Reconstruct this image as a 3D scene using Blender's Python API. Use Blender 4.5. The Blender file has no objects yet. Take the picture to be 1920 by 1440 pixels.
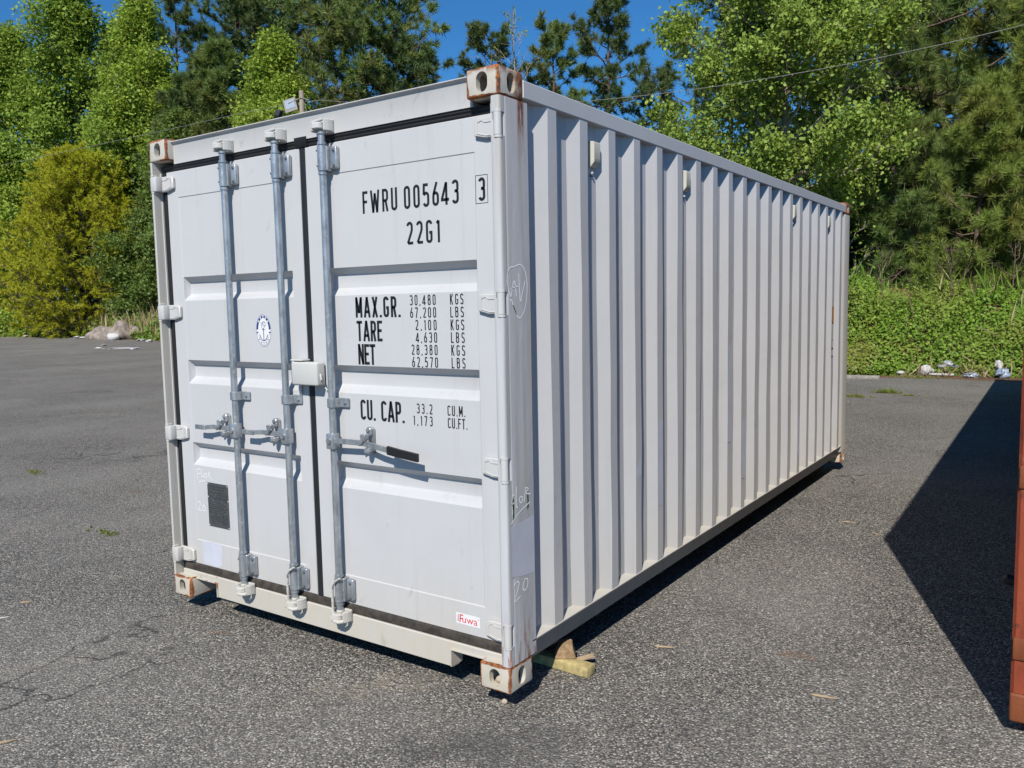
import bpy, bmesh, math, random
import numpy as np
from mathutils import Vector, Matrix
S = bpy.context.scene
R = math.radians
PI = math.pi

# ------------------------------------------------------------------ camera, sky, sun, exposure
cd = bpy.data.cameras.new("camera"); cam = bpy.data.objects.new("camera", cd)
S.collection.objects.link(cam); S.camera = cam
cd.sensor_width = 36; cd.lens = 1539.96 / 1920 * 36; cd.clip_end = 600; cd.clip_start = .05
_r = Vector((0.82415, 0.56605, -0.01932)); _d = Vector((0.03732, -0.08832, -0.99539)); _f = Vector((-0.56515, 0.81963, -0.09391))
M = Matrix((( _r.x, -_d.x, -_f.x, 4.3138), (_r.y, -_d.y, -_f.y, -2.7256), (_r.z, -_d.z, -_f.z, 1.7289), (0, 0, 0, 1)))
cam.matrix_world = M

SUN_EL, SUN_AZ = 43.3, 160.4            # azimuth clockwise from +Y
w = bpy.data.worlds.new("World"); S.world = w; w.use_nodes = True
nt = w.node_tree; nt.nodes.clear()
sky = nt.nodes.new("ShaderNodeTexSky"); sky.sky_type = 'NISHITA'; sky.sun_disc = False
sky.sun_elevation = R(SUN_EL); sky.sun_rotation = R(SUN_AZ)
sky.air_density = 1.0; sky.dust_density = 0.0; sky.ozone_density = 4.0; sky.altitude = 800
bg = nt.nodes.new("ShaderNodeBackground"); bg.inputs[1].default_value = 0.07
hs = nt.nodes.new("ShaderNodeMix"); hs.data_type = 'RGBA'; hs.blend_type = 'MULTIPLY'; hs.inputs[0].default_value = 1; hs.inputs[7].default_value = (.39, .95, 1.32, 1)   # clear, deep spring sky
wo = nt.nodes.new("ShaderNodeOutputWorld")
nt.links.new(sky.outputs[0], hs.inputs[6]); nt.links.new(hs.outputs[2], bg.inputs[0]); nt.links.new(bg.outputs[0], wo.inputs[0])

ld = bpy.data.lights.new("sun", 'SUN'); ld.energy = 5.0; ld.angle = R(0.5); ld.color = (1.0, 0.955, 0.875)
sun = bpy.data.objects.new("sun", ld); S.collection.objects.link(sun)
_sd = Vector((math.sin(R(SUN_AZ)) * math.cos(R(SUN_EL)), math.cos(R(SUN_AZ)) * math.cos(R(SUN_EL)), math.sin(R(SUN_EL))))
sun.rotation_euler = (-_sd).to_track_quat('-Z', 'Y').to_euler()
sun.location = _sd * 60
S.view_settings.view_transform = 'Standard'; S.view_settings.look = 'None'
S.view_settings.exposure = 0.34; S.view_settings.gamma = 1
S.render.engine = 'CYCLES'
S.cycles.max_bounces = 6; S.cycles.transparent_max_bounces = 4

# ------------------------------------------------------------------ node helpers
class NT:
    def __init__(s, name):
        s.m = bpy.data.materials.new(name); s.m.use_nodes = True
        s.t = s.m.node_tree; s.t.nodes.clear()
        s.out = s.t.nodes.new("ShaderNodeOutputMaterial")
        s.bsdf = s.t.nodes.new("ShaderNodeBsdfPrincipled")
        s.t.links.new(s.bsdf.outputs[0], s.out.inputs[0])
    def n(s, typ, **kw):
        x = s.t.nodes.new(typ)
        for k, v in kw.items(): setattr(x, k, v)
        return x
    def put(s, sock, v):
        if isinstance(v, bpy.types.NodeSocket): s.t.links.new(v, sock)
        elif v is not None: sock.default_value = v
    def math(s, op, a, b=None, c=None, clamp=False):
        x = s.n("ShaderNodeMath", operation=op, use_clamp=clamp)
        for i, v in enumerate((a, b, c)):
            if v is not None: s.put(x.inputs[i], v)
        return x.outputs[0]
    def mix(s, f, a, b, blend='MIX'):
        x = s.n("ShaderNodeMix", data_type='RGBA', blend_type=blend)
        s.put(x.inputs[0], f); s.put(x.inputs[6], c4(a)); s.put(x.inputs[7], c4(b))
        return x.outputs[2]
    def ramp(s, f, lo, hi):                 # smooth 0..1 between lo and hi
        x = s.n("ShaderNodeMapRange", interpolation_type='SMOOTHSTEP')
        s.put(x.inputs[0], f); x.inputs[1].default_value = lo; x.inputs[2].default_value = hi
        return x.outputs[0]
    def coord(s, kind="Object"):
        return s.n("ShaderNodeTexCoord").outputs[kind]
    def scale(s, v, sc):
        x = s.n("ShaderNodeMapping"); s.put(x.inputs[0], v); x.inputs[3].default_value = sc
        return x.outputs[0]
    def noise(s, v, sc, det=4, rough=.55, dist=0):
        x = s.n("ShaderNodeTexNoise"); s.put(x.inputs["Vector"], v)
        x.inputs["Scale"].default_value = sc; x.inputs["Detail"].default_value = det
        x.inputs["Roughness"].default_value = rough; x.inputs["Distortion"].default_value = dist
        return x.outputs[0]
    def noisec(s, v, sc, det=2):
        x = s.n("ShaderNodeTexNoise"); s.put(x.inputs["Vector"], v); x.inputs["Scale"].default_value = sc
        x.inputs["Detail"].default_value = det
        return x.outputs[1]
    def voro(s, v, sc, feature='F1', out=0):
        x = s.n("ShaderNodeTexVoronoi", feature=feature); s.put(x.inputs["Vector"], v); x.inputs["Scale"].default_value = sc
        return x.outputs[out]
    def sep(s, v):
        x = s.n("ShaderNodeSeparateXYZ"); s.put(x.inputs[0], v); return x.outputs
    def bump(s, h, strength, dist=.01):
        x = s.n("ShaderNodeBump"); s.put(x.inputs["Height"], h)
        x.inputs["Strength"].default_value = strength; x.inputs["Distance"].default_value = dist
        s.t.links.new(x.outputs[0], s.bsdf.inputs["Normal"])
    def set(s, col=None, rough=None, metal=None, spec=None):
        b = s.bsdf.inputs
        if col is not None: s.put(b["Base Color"], c4(col))
        if rough is not None: s.put(b["Roughness"], rough)
        if metal is not None: s.put(b["Metallic"], metal)
        if spec is not None: s.put(b["Specular IOR Level"], spec)
        return s.m
def c4(c):
    if isinstance(c, (tuple, list)) and len(c) == 3: return (*c, 1)
    return c

def paint_white(name, base=(.435, .437, .447), rust=0.0, heavy=False, dirt=1.0, yellow=0.25):
    t = NT(name); P = t.coord(); xyz = t.sep(P)
    n1 = t.noise(P, 2.2, 5); n2 = t.noise(t.scale(P, (9, 9, 1.2)), 1.0, 5, .6)
    col = t.mix(t.ramp(n1, .35, .75), base, tuple(b * .95 for b in base))
    # soft vertical streaks and a film of road dust that thickens towards the sill
    low = t.math('SUBTRACT', 1.0, t.ramp(xyz[2], .0, .62))
    f = t.math('MULTIPLY', t.math('ADD', t.math('MULTIPLY', low, t.ramp(n2, .25, .75)), t.math('MULTIPLY', low, .45)), .42 * dirt)
    col = t.mix(f, col, (.43, .385, .305))
    # scuffs
    sc = t.math('MULTIPLY', t.ramp(t.noise(t.scale(P, (5, 5, 3)), 2.6, 6, .62, .8), .60, .72), t.ramp(t.noise(P, 1.1, 2), .48, .62))
    col = t.mix(t.math('MULTIPLY', sc, .36 * dirt), col, (.25, .24, .235))
    vs = t.ramp(t.noise(t.scale(P, (22, 22, .5)), 1.0, 5, .65), .56, .70)
    col = t.mix(t.math('MULTIPLY', vs, .16 * dirt), col, (.30, .265, .21))
    # fine specks
    sp = t.ramp(t.noise(P, 60, 2, .5), .72, .78)
    col = t.mix(t.math('MULTIPLY', sp, .25 * dirt), col, (.33, .27, .2))
    rough = .42
    if rust > 0:
        G_ = t.sep(t.coord("Generated"))
        q_ = [t.math('ABSOLUTE', t.math('MULTIPLY_ADD', G_[i], 2.0, -1.0)) for i in range(3)]
        sm = t.math('ADD', t.math('ADD', q_[0], q_[1]), q_[2])
        sec = t.math('SUBTRACT', sm, t.math('ADD', t.math('MAXIMUM', t.math('MAXIMUM', q_[0], q_[1]), q_[2]), t.math('MINIMUM', t.math('MINIMUM', q_[0], q_[1]), q_[2])))
        edge = t.ramp(sec, .58, .99)
        if not heavy: edge = t.math('MULTIPLY', edge, .35)
        rn = t.noise(P, 14, 6, .65, .4)
        edge_r = t.ramp(t.math('MULTIPLY_ADD', edge, .42, t.math('MULTIPLY_ADD', rn, .5, t.math('MULTIPLY', t.noise(P, 6.5, 3), .62))), .80, .90)
        patch = t.ramp(t.noise(t.scale(P, (1, 1, .6)), 9, 7, .7), .66 - .11 * rust, .71 - .11 * rust)
        a = t.math('MAXIMUM', edge_r, t.math('MULTIPLY', patch, rust))
        if heavy:                         # the outer rear part of the near top casting is nearly all rust
            hv = t.math('MULTIPLY', t.math('MULTIPLY', t.ramp(xyz[1], .075, .15), t.ramp(xyz[0], 2.36, 2.38)), t.math('MULTIPLY', t.ramp(xyz[2], 2.2, 2.5), t.ramp(rn, .30, .50)))
            hv = t.math('MAXIMUM', hv, t.math('MULTIPLY', t.math('MULTIPLY', t.ramp(xyz[2], 2.558, 2.59), t.ramp(xyz[0], 1.9, 2.0)), t.ramp(rn, .36, .52)))
            # the far top corner too
            hv = t.math('MAXIMUM', hv, t.math('MULTIPLY', t.math('MULTIPLY', t.ramp(xyz[1], 5.9, 5.98), t.ramp(xyz[2], 2.4, 2.5)), t.ramp(rn, .3, .5)))
            a = t.math('MAXIMUM', a, hv)
        rc = t.mix(t.ramp(t.noise(P, 45, 4), .35, .65), (.30, .085, .012), (.07, .022, .009))
        # thin orange stain round the rust
        col = t.mix(t.math('MULTIPLY', t.ramp(t.noise(t.scale(P, (2, 2, .8)), 8, 5), .42, .7), yellow), col, (.44, .36, .24))
        col = t.mix(t.math('MULTIPLY', a, .97), col, rc)
        rough = t.math('MULTIPLY_ADD', a, .45, .42)
        h = t.math('ADD', t.math('MULTIPLY', a, .5), t.math('MULTIPLY', rn, .12))
        t.bump(h, .35, .004)
    else:
        t.bump(t.math('ADD', t.noise(P, 2.4, 3), t.math('MULTIPLY', t.noise(P, 180, 2), .05)), .22, .02)
    return t.set(col, rough, 0, .4)

def post_paint():
    t = NT("weathered post paint"); P = t.coord(); xyz = t.sep(P)
    st = t.noise(t.scale(P, (14, 14, .55)), 1.4, 6, .6)
    col = t.mix(t.ramp(st, .35, .7), (.43, .435, .455), (.33, .33, .335))
    st2 = t.ramp(t.noise(t.scale(P, (26, 26, .5)), 1.7, 4, .6), .58, .66)
    col = t.mix(t.math('MULTIPLY', st2, .35), col, (.42, .34, .20))
    top = t.ramp(xyz[2], 1.5, 2.5)
    rn = t.noise(t.scale(P, (20, 20, 2.2)), 2.1, 7, .7)
    # run-off below the rusty top casting
    run = t.math('MULTIPLY', t.math('MULTIPLY', t.ramp(t.math('ABSOLUTE', t.math('SUBTRACT', xyz[1], .155)), .032, .012), t.ramp(t.math('MULTIPLY_ADD', rn, .55, xyz[2]), 2.47, 2.72)), t.ramp(rn, .33, .46))
    run2 = t.math('MULTIPLY', t.ramp(rn, .66, .72), t.math('ADD', t.math('MULTIPLY', top, .35), .2))
    low = t.math('SUBTRACT', 1.0, t.ramp(xyz[2], .12, .40))
    run3 = t.math('MULTIPLY', low, t.ramp(rn, .50, .58))
    a = t.math('MAXIMUM', t.math('MAXIMUM', run, run2), t.math('MULTIPLY', run3, .8))
    a = t.math('MINIMUM', a, 1.0)
    rc = t.mix(t.ramp(t.noise(P, 60, 4), .35, .65), (.28, .085, .018), (.09, .028, .012))
    col = t.mix(t.math('MULTIPLY', t.math('MULTIPLY', top, t.ramp(st, .3, .6)), .25), col, (.44, .385, .285))
    col = t.mix(t.math('MULTIPLY', a, .95), col, rc)
    t.bump(t.math('ADD', st, t.noise(t.scale(P, (6, 6, 2)), 3, 4)), .3, .006)
    return t.set(col, .45, 0, .4)

def simple(name, col, rough=.5, metal=0, var=.12, sc=8, bump=0, spec=.4):
    t = NT(name); P = t.coord()
    n = t.noise(P, sc, 5)
    t.set(t.mix(t.ramp(n, .3, .7), col, tuple(x * (1 - var * 2) for x in col)), rough, metal, spec)
    if bump: t.bump(t.noise(P, sc * 3, 5), bump, .01)
    return t.m

def galvanised():
    t = NT("galvanised steel"); P = t.coord()
    v = t.voro(t.scale(P, (1, 1, .6)), 90, out=1); s_ = t.sep(v)
    n = t.noise(t.scale(P, (3, 3, 1)), 9, 5)
    col = t.mix(t.ramp(n, .3, .7), (.40, .425, .45), (.23, .25, .272))
    col = t.mix(t.math('MULTIPLY', s_[0], .35), col, (.49, .51, .53))
    col = t.mix(t.math('MULTIPLY', t.ramp(t.noise(P, 30, 5), .60, .7), .5), col, (.62, .63, .62))
    t.bump(t.noise(P, 80, 4), .25, .003)
    return t.set(col, .36, .65, .5)

def rusty_red(name, base):
    t = NT(name); P = t.coord()
    n = t.noise(t.scale(P, (3, 3, 1)), 3, 7, .7); n2 = t.noise(P, 22, 6, .7)
    col = t.mix(t.ramp(n, .4, .65), base, tuple(x * .7 for x in base))
    col = t.mix(t.ramp(n2, .58, .68), col, (.09, .03, .018))
    col = t.mix(t.math('MULTIPLY', t.ramp(t.noise(P, 8, 5), .62, .72), .5), col, (.35, .16, .09))
    t.bump(n2, .4, .006)
    return t.set(col, .6, 0, .3)

def asphalt_mat():
    t = NT("worn asphalt"); P = t.coord(); xyz = t.sep(P)
    d1 = t.n("ShaderNodeVectorMath", operation='ADD')
    nz = t.n("ShaderNodeVectorMath", operation='SCALE'); t.t.links.new(t.noisec(P, 60, 2), nz.inputs[0]); nz.inputs[3].default_value = .012
    t.t.links.new(P, d1.inputs[0]); t.t.links.new(nz.outputs[0], d1.inputs[1])
    Q = d1.outputs[0]
    a1 = t.sep(t.voro(Q, 108, out=1)); dist = t.voro(Q, 108, out=0)
    a2 = t.sep(t.voro(Q, 210, out=1))
    stone = t.ramp(a1[0], .15, 1.0)
    col = t.mix(stone, (.066, .0635, .058), (.250, .236, .210))
    col = t.mix(t.ramp(a1[1], .80, .92), col, (.50, .46, .40))          # pale pebbles
    col = t.mix(t.math('MULTIPLY', t.ramp(a1[2], .90, .96), .6), col, (.20, .12, .075))   # brown ones
    col = t.mix(t.math('MULTIPLY', t.ramp(a2[0], .55, .9), .5), col, (.27, .255, .235))
    col = t.mix(t.ramp(dist, .42, .75), col, (.028, .027, .026))           # binder between them
    big = t.noise(P, .38, 5, .6); mid = t.noise(P, 1.7, 5, .6)
    col = t.mix(t.math('MULTIPLY', t.ramp(big, .35, .68), .30), col, (.27, .255, .23))
    col = t.mix(t.math('MULTIPLY', t.ramp(mid, .50, .72), .26), col, (.06, .058, .057))
    # sandy patches, rust spots
    sand = t.math('MULTIPLY', t.ramp(t.noise(P, .9, 5, .6, .6), .60, .70), t.ramp(t.noise(P, 45, 3), .40, .6))
    col = t.mix(t.math('MULTIPLY', sand, .35), col, (.33, .275, .20))
    rs = t.math('MULTIPLY', t.ramp(t.noise(P, 2.6, 3, .5), .705, .73), t.ramp(t.noise(P, 50, 3), .35, .6))
    col = t.mix(t.math('MULTIPLY', rs, .6), col, (.17, .085, .045))
    oil = t.math('MULTIPLY', t.ramp(t.noise(P, .62, 4, .5, .4), .63, .72), t.ramp(t.noise(P, 5, 4), .3, .6))
    col = t.mix(t.math('MULTIPLY', oil, .5), col, (.045, .043, .041))
    worn = t.math('MULTIPLY', t.ramp(t.noise(t.scale(P, (1, .16, 1)), .55, 4, .5), .50, .75), .12)
    col = t.mix(worn, col, (.30, .285, .26))
    # hairline cracks
    d2 = t.n("ShaderNodeVectorMath", operation='SCALE'); t.t.links.new(t.noisec(P, 1.6, 5), d2.inputs[0]); d2.inputs[3].default_value = .9
    d3 = t.n("ShaderNodeVectorMath", operation='ADD'); t.t.links.new(P, d3.inputs[0]); t.t.links.new(d2.outputs[0], d3.inputs[1])
    e = t.voro(t.scale(d3.outputs[0], (1, .55, 1)), .42, 'DISTANCE_TO_EDGE')
    cm = t.math('MULTIPLY', t.math('SUBTRACT', 1.0, t.ramp(e, .0014, .0055)), t.ramp(t.noise(P, .55, 3), .52, .60))
    cm = t.math('MULTIPLY', cm, t.ramp(t.noise(P, 9, 3), .32, .5))
    col = t.mix(t.math('MULTIPLY', cm, .6), col, (.014, .013, .012))
    h = t.math('SUBTRACT', t.math('ADD', t.math('MULTIPLY', a1[0], .5), t.math('MULTIPLY', dist, -1.0)), t.math('MULTIPLY', cm, 1.2))
    t.bump(h, .75, .008)
    return t.set(col, .82, 0, .3)

def soil_mat():
    t = NT("soil and pine litter"); P = t.coord()
    n = t.noise(P, 2.2, 7, .7); n2 = t.noise(P, 30, 5, .7)
    col = t.mix(t.ramp(n, .35, .65), (.16, .085, .05), (.085, .06, .038))
    col = t.mix(t.ramp(n2, .5, .7), col, (.24, .15, .09))
    t.bump(n2, .8, .03)
    return t.set(col, .95, 0, .1)

def leaf_mat(name, a, b, c, trans=.35, clump=.8, rough=.55):
    """a..b random per leaf, c for clumps that run lighter or redder"""
    t = NT(name); P = t.coord(); geo = t.n("ShaderNodeNewGeometry")
    rnd = geo.outputs["Random Per Island"]
    col = t.mix(rnd, a, b)
    col = t.mix(t.math('MULTIPLY', t.ramp(t.noise(P, clump, 3), .44, .68), .8), col, c)
    t.set(col, rough, 0, .25)
    tr = t.n("ShaderNodeBsdfTranslucent"); t.put(tr.inputs[0], t.mix(.35, col, (.30, .34, .03)))
    mx = t.n("ShaderNodeMixShader"); mx.inputs[0].default_value = trans
    t.t.links.new(t.bsdf.outputs[0], mx.inputs[1]); t.t.links.new(tr.outputs[0], mx.inputs[2])
    t.t.links.new(mx.outputs[0], t.out.inputs[0])
    return t.m

def bark_mat(name, a, b):
    t = NT(name); P = t.coord()
    n = t.noise(t.scale(P, (6, 6, 1.2)), 3, 6, .7)
    t.bump(n, .8, .03)
    return t.set(t.mix(t.ramp(n, .35, .65), a, b), .9, 0, .15)

MT = dict(
    door=paint_white("white door paint", dirt=1.0),
    side=paint_white("white side panel paint", base=(.452, .449, .455), dirt=.9),
    frame=paint_white("white frame paint", base=(.44, .436, .432), dirt=1.15),
    sill=paint_white("sill paint", base=(.43, .42, .395), rust=.22, dirt=1.1, yellow=.22),
    casting=paint_white("casting paint", base=(.44, .42, .38), rust=.62, heavy=True, yellow=.5),
    post=post_paint(), railshade=paint_white("painted shade on rail", base=(.20, .20, .20), dirt=.5),  # last one: dark grey base colour paints shade onto the bottom rail webs
    rubber=simple("black rubber", (.012, .012, .014), .55, var=.1),
    dirty_rubber=simple("dusty rubber", (.055, .045, .036), .8, var=.3, sc=26),
    galv=galvanised(),
    galvdark=simple("bolt steel", (.20, .22, .24), .45, .6),
    castwhite=paint_white("painted cast steel", base=(.45, .45, .44), rust=.12, yellow=.15),
    black=simple("black lettering", (.010, .010, .011), .5, var=0),
    grip=simple("black rubber grip", (.012, .012, .013), .5, var=.1),
    chalkfaint=simple("faint chalk", (.72, .72, .72), .9, var=.06),
    chalk=simple("chalk", (.85, .85, .85), .9, var=.04),
    patch=simple("touch up paint", (.47, .485, .55), .5, var=.05),
    stickerwhite=simple("white sticker", (.62, .62, .62), .35, var=.02),
    red=simple("red print", (.55, .02, .03), .4, var=0),
    blue=simple("navy print", (.02, .035, .16), .4, var=0),
    plate=simple("etched plate", (.085, .09, .095), .45, .3, var=.12),
    plateink=simple("plate lettering", (.022, .023, .026), .5, 0, var=0),
    orange=simple("orange sticker", (.55, .24, .02), .4, var=.05),
    vent=simple("cream plastic vent", (.50, .485, .41), .45, var=.05),
    green=simple("green marker", (.02, .09, .045), .7, var=.3, sc=60),
    dark=simple("dark steel underside", (.05, .048, .045), .8, var=.3),
    rope=simple("cotton rope", (.46, .445, .41), .9, var=.2, sc=80),
    redpaint=rusty_red("rusty red paint", (.235, .047, .02)),
    redcast=rusty_red("rusty red casting", (.19, .055, .02)),
    asphalt=asphalt_mat(), soil=soil_mat(),
    yellowwood=simple("worn yellow timber", (.44, .355, .16), .85, var=.22, sc=26, bump=.5),
    brownwood=simple("weathered block", (.36, .24, .13), .9, var=.22, sc=30, bump=.5),
    palewood=simple("pale splinter", (.38, .28, .18), .9, var=.15, sc=40),
    concrete=simple("weathered concrete", (.30, .28, .25), .95, var=.2, sc=12, bump=.5),
    rock=simple("pinkish rock", (.27, .225, .19), .95, var=.25, sc=3.5, bump=.8),
    foam=simple("white foam", (.48, .47, .46), .8, var=.1, sc=12),
    bluefilm=simple("blue wrapper", (.30, .38, .50), .35, var=.28, sc=24),
    greyfilm=simple("grey film", (.42, .43, .46), .3, var=.3, sc=24),
    tan=simple("tan paper", (.45, .38, .29), .9, var=.15, sc=12),
    pole=bark_mat("pole wood", (.36, .30, .23), (.26, .22, .17)),
    lampgrey=simple("lamp housing", (.24, .22, .185), .5, .1),
    lampdark=simple("dark lamp housing", (.035, .032, .032), .5),
    cable=simple("grey cable", (.20, .20, .19), .6),
)
t_ = NT("lamp glass"); t_.set((.30, .35, .41), .12, 0, .8); MT['lens'] = t_.m
MT['bark_pale'] = bark_mat("pale bark", (.36, .32, .26), (.19, .165, .135))
MT['bark_pine'] = bark_mat("pine bark", (.16, .11, .085), (.07, .05, .04))
MT['bark_dark'] = bark_mat("dark bark", (.12, .10, .085), (.05, .045, .04))

# ------------------------------------------------------------------ mesh helpers
class MB:
    """collects shapes into one bmesh"""
    def __init__(s): s.bm = bmesh.new(); s.mi = 0
    def _new(s, vs, fs):
        v = [s.bm.verts.new(p) for p in vs]; out = []
        for f in fs:
            try:
                q = s.bm.faces.new([v[i] for i in f]); q.material_index = s.mi; out.append(q)
            except ValueError: pass
        return v, out
    def box(s, lo, hi, bev=0.0, seg=1):
        x0, y0, z0 = lo; x1, y1, z1 = hi
        v, f = s._new([(x0,y0,z0),(x1,y0,z0),(x1,y1,z0),(x0,y1,z0),(x0,y0,z1),(x1,y0,z1),(x1,y1,z1),(x0,y1,z1)],
                      [(3,2,1,0),(4,5,6,7),(0,1,5,4),(1,2,6,5),(2,3,7,6),(3,0,4,7)])
        if bev:
            ed = list({e for q in f for e in q.edges})
            r = bmesh.ops.bevel(s.bm, geom=ed, offset=bev, segments=seg, profile=.5, affect='EDGES')
            for q in r['faces']: q.material_index = s.mi
        return s
    def prism(s, pts, axis, a, b, bev=0):
        """extrude the 2-D polygon pts along axis from a to b; pts are the two other axes in x,y,z order"""
        def P(p, t):
            if axis == 'x': return (t, p[0], p[1])
            if axis == 'y': return (p[0], t, p[1])
            return (p[0], p[1], t)
        n = len(pts)
        vs = [P(p, a) for p in pts] + [P(p, b) for p in pts]
        fs = [(i, (i + 1) % n, n + (i + 1) % n, n + i) for i in range(n)] + [tuple(range(n))[::-1], tuple(range(n, 2 * n))]
        v, f = s._new(vs, fs)
        bmesh.ops.recalc_face_normals(s.bm, faces=f)
        if bev:
            ed = list({e for q in f for e in q.edges})
            bmesh.ops.bevel(s.bm, geom=ed, offset=bev, segments=1, profile=.5, affect='EDGES')
        return s
    def tube(s, pts, r, n=12, cap=True):
        pts = [Vector(p) for p in pts]
        rr = r if isinstance(r, (list, tuple)) else [r] * len(pts)
        rings = []; up = None
        for i, p in enumerate(pts):
            d = (pts[min(i + 1, len(pts) - 1)] - pts[max(i - 1, 0)]).normalized()
            if up is None:
                up = Vector((0, 0, 1)) if abs(d.z) < .9 else Vector((1, 0, 0))
            a = d.cross(up).normalized(); b = d.cross(a).normalized(); up = a.cross(d)
            rings.append([p + (a * math.cos(2 * PI * k / n) + b * math.sin(2 * PI * k / n)) * rr[i] for k in range(n)])
        vs = [v for q in rings for v in q]; fs = []
        for i in range(len(pts) - 1):
            for k in range(n):
                fs.append((i * n + k, i * n + (k + 1) % n, (i + 1) * n + (k + 1) % n, (i + 1) * n + k))
        if cap: fs += [tuple(range(n))[::-1], tuple(range((len(pts) - 1) * n, len(pts) * n))]
        v, f = s._new(vs, fs)
        bmesh.ops.recalc_face_normals(s.bm, faces=f)
        return s
    def lump(s, c, sx, sy, sz, seed=0, amp=.15, sub=2, freq=1.5):
        rng = random.Random(seed)
        r = bmesh.ops.create_icosphere(s.bm, subdivisions=sub, radius=1)
        ph = [(Vector((rng.gauss(0, 1), rng.gauss(0, 1), rng.gauss(0, 1))) * freq, rng.uniform(0, 6)) for _ in range(7)]
        for v in r['verts']:
            p = v.co.copy(); k = 1 + amp * sum(math.sin(p.dot(q) + o) for q, o in ph) / 2.6
            v.co = Vector((p.x * sx * k, p.y * sy * k, p.z * sz * k)) + Vector(c)
        for f in {f for v in r['verts'] for f in v.link_faces}: f.material_index = s.mi
        return s
    def ribbon(s, pts, wd, to3d):
        """flat stroke of constant width along a 2-D polyline"""
        pts = [Vector(p) for p in pts]
        pts = [p for i, p in enumerate(pts) if i == 0 or (p - pts[i - 1]).length > 1e-5]
        for i in range(1, len(pts) - 1):
            a, b = (pts[i] - pts[i - 1]).normalized(), (pts[i + 1] - pts[i]).normalized()
            if a.dot(b) < -.2:
                s.ribbon(pts[:i + 1], wd, to3d); s.ribbon(pts[i:], wd, to3d); return s
        closed = len(pts) > 2 and (pts[0] - pts[-1]).length < 1e-6
        if closed: pts = pts[:-1]
        n = len(pts); L = []; Rr = []
        for i, p in enumerate(pts):
            a = pts[i - 1] if (i > 0 or closed) else None
            b = pts[(i + 1) % n] if (i < n - 1 or closed) else None
            d1 = (p - a).normalized() if a is not None else None
            d2 = (b - p).normalized() if b is not None else None
            if d1 is None: d1 = d2
            if d2 is None: d2 = d1
            nn = Vector((-(d1.y + d2.y), d1.x + d2.x))
            if nn.length < 1e-6: nn = Vector((-d1.y, d1.x))
            nn.normalize(); k = nn.dot(Vector((-d1.y, d1.x))); k = 1 / max(k, .45)
            L.append(p + nn * wd * .5 * k); Rr.append(p - nn * wd * .5 * k)
        m = n if closed else n - 1
        s._new([to3d(*q) for q in L] + [to3d(*q) for q in Rr], [(i, (i + 1) % n, n + (i + 1) % n, n + i) for i in range(m)])
        return s
    def poly(s, pts3):
        s._new(pts3, [tuple(range(len(pts3)))]); return s
    def build(s, name, mats, parent=None, smooth=30):
        me = bpy.data.meshes.new(name); s.bm.normal_update(); s.bm.to_mesh(me); s.bm.free()
        for m in (mats if isinstance(mats, (list, tuple)) else [mats]): me.materials.append(m)
        if smooth:
            me.polygons.foreach_set("use_smooth", [True] * len(me.polygons)); me.set_sharp_from_angle(angle=R(smooth))
        o = bpy.data.objects.new(name, me); S.collection.objects.link(o)
        if parent is not None: o.parent = parent
        return o

def tag(o, label, cat, group=None):
    o["label"] = label; o["category"] = cat
    if group: o["group"] = group
    return o
def empty(name, loc, rz=0):
    o = bpy.data.objects.new(name, None); o.empty_display_size = .2
    o.location = loc; o.rotation_euler = (0, 0, rz); S.collection.objects.link(o); return o
def copy_tree(o, parent=None):
    c = o.copy(); S.collection.objects.link(c); c.parent = parent
    for ch in list(o.children): copy_tree(ch, c)
    return c

def stadium(cx, cy, wd, h, n=10):
    r = wd / 2; pts = []
    for k in range(n + 1): a = PI * k / n; pts.append((cx + r * math.cos(a), cy + h / 2 - r + r * math.sin(a)))
    for k in range(n + 1): a = PI + PI * k / n; pts.append((cx + r * math.cos(a), cy - h / 2 + r + r * math.sin(a)))
    return pts
def boolean_cut(o, cutters):
    for c in cutters:
        m = o.modifiers.new("cut", 'BOOLEAN'); m.operation = 'DIFFERENCE'; m.object = c; m.solver = 'EXACT'
    dg = bpy.context.evaluated_depsgraph_get(); dg.update()
    me = bpy.data.meshes.new_from_object(o.evaluated_get(dg))
    mats = list(o.data.materials); o.modifiers.clear(); o.data = me
    if not me.materials:
        for m in mats: me.materials.append(m)
    for c in cutters: bpy.data.objects.remove(c)
    me.polygons.foreach_set("use_smooth", [True] * len(me.polygons)); me.set_sharp_from_angle(angle=R(30))
    return o

# ------------------------------------------------------------------ the white shipping container
W, D, H = 2.396, 6.058, 2.594
CZ = .09
box_root = empty("shipping_container", (0, 0, CZ))
tag(box_root, "white corrugated twenty foot container with locking rods on its double doors, standing on blocks", "shipping container")

def casting(x0, y0, z0, mat, parent, sx, sy):
    """162 x 178 x 118 mm corner block, hollow, with an oval hole in its two outer faces"""
    lx, ly, lz = .162, .178, .118
    b = MB().box((x0, y0, z0), (x0 + lx, y0 + ly, z0 + lz), .011, 3)
    o = b.build("corner_casting", mat, None)
    cs = []
    cs.append(MB().box((x0 + .028, y0 + .028, z0 + .02), (x0 + lx - .028, y0 + ly - .028, z0 + lz - .02)).build("cut", mat))
    cx, cy, cz = x0 + lx / 2, y0 + ly / 2, z0 + lz / 2
    ya, yb = (y0 - .02, y0 + .06) if sy < 0 else (y0 + ly - .06, y0 + ly + .02)
    cs.append(MB().prism(stadium(cx, cz, .056, .080), 'y', ya, yb).build("cut", mat))
    xa, xb = (x0 - .02, x0 + .06) if sx < 0 else (x0 + lx - .06, x0 + lx + .02)
    cs.append(MB().prism(stadium(cy, cz, .056, .080), 'x', xa, xb).build("cut", mat))
    boolean_cut(o, cs); o.parent = parent; return o
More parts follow.
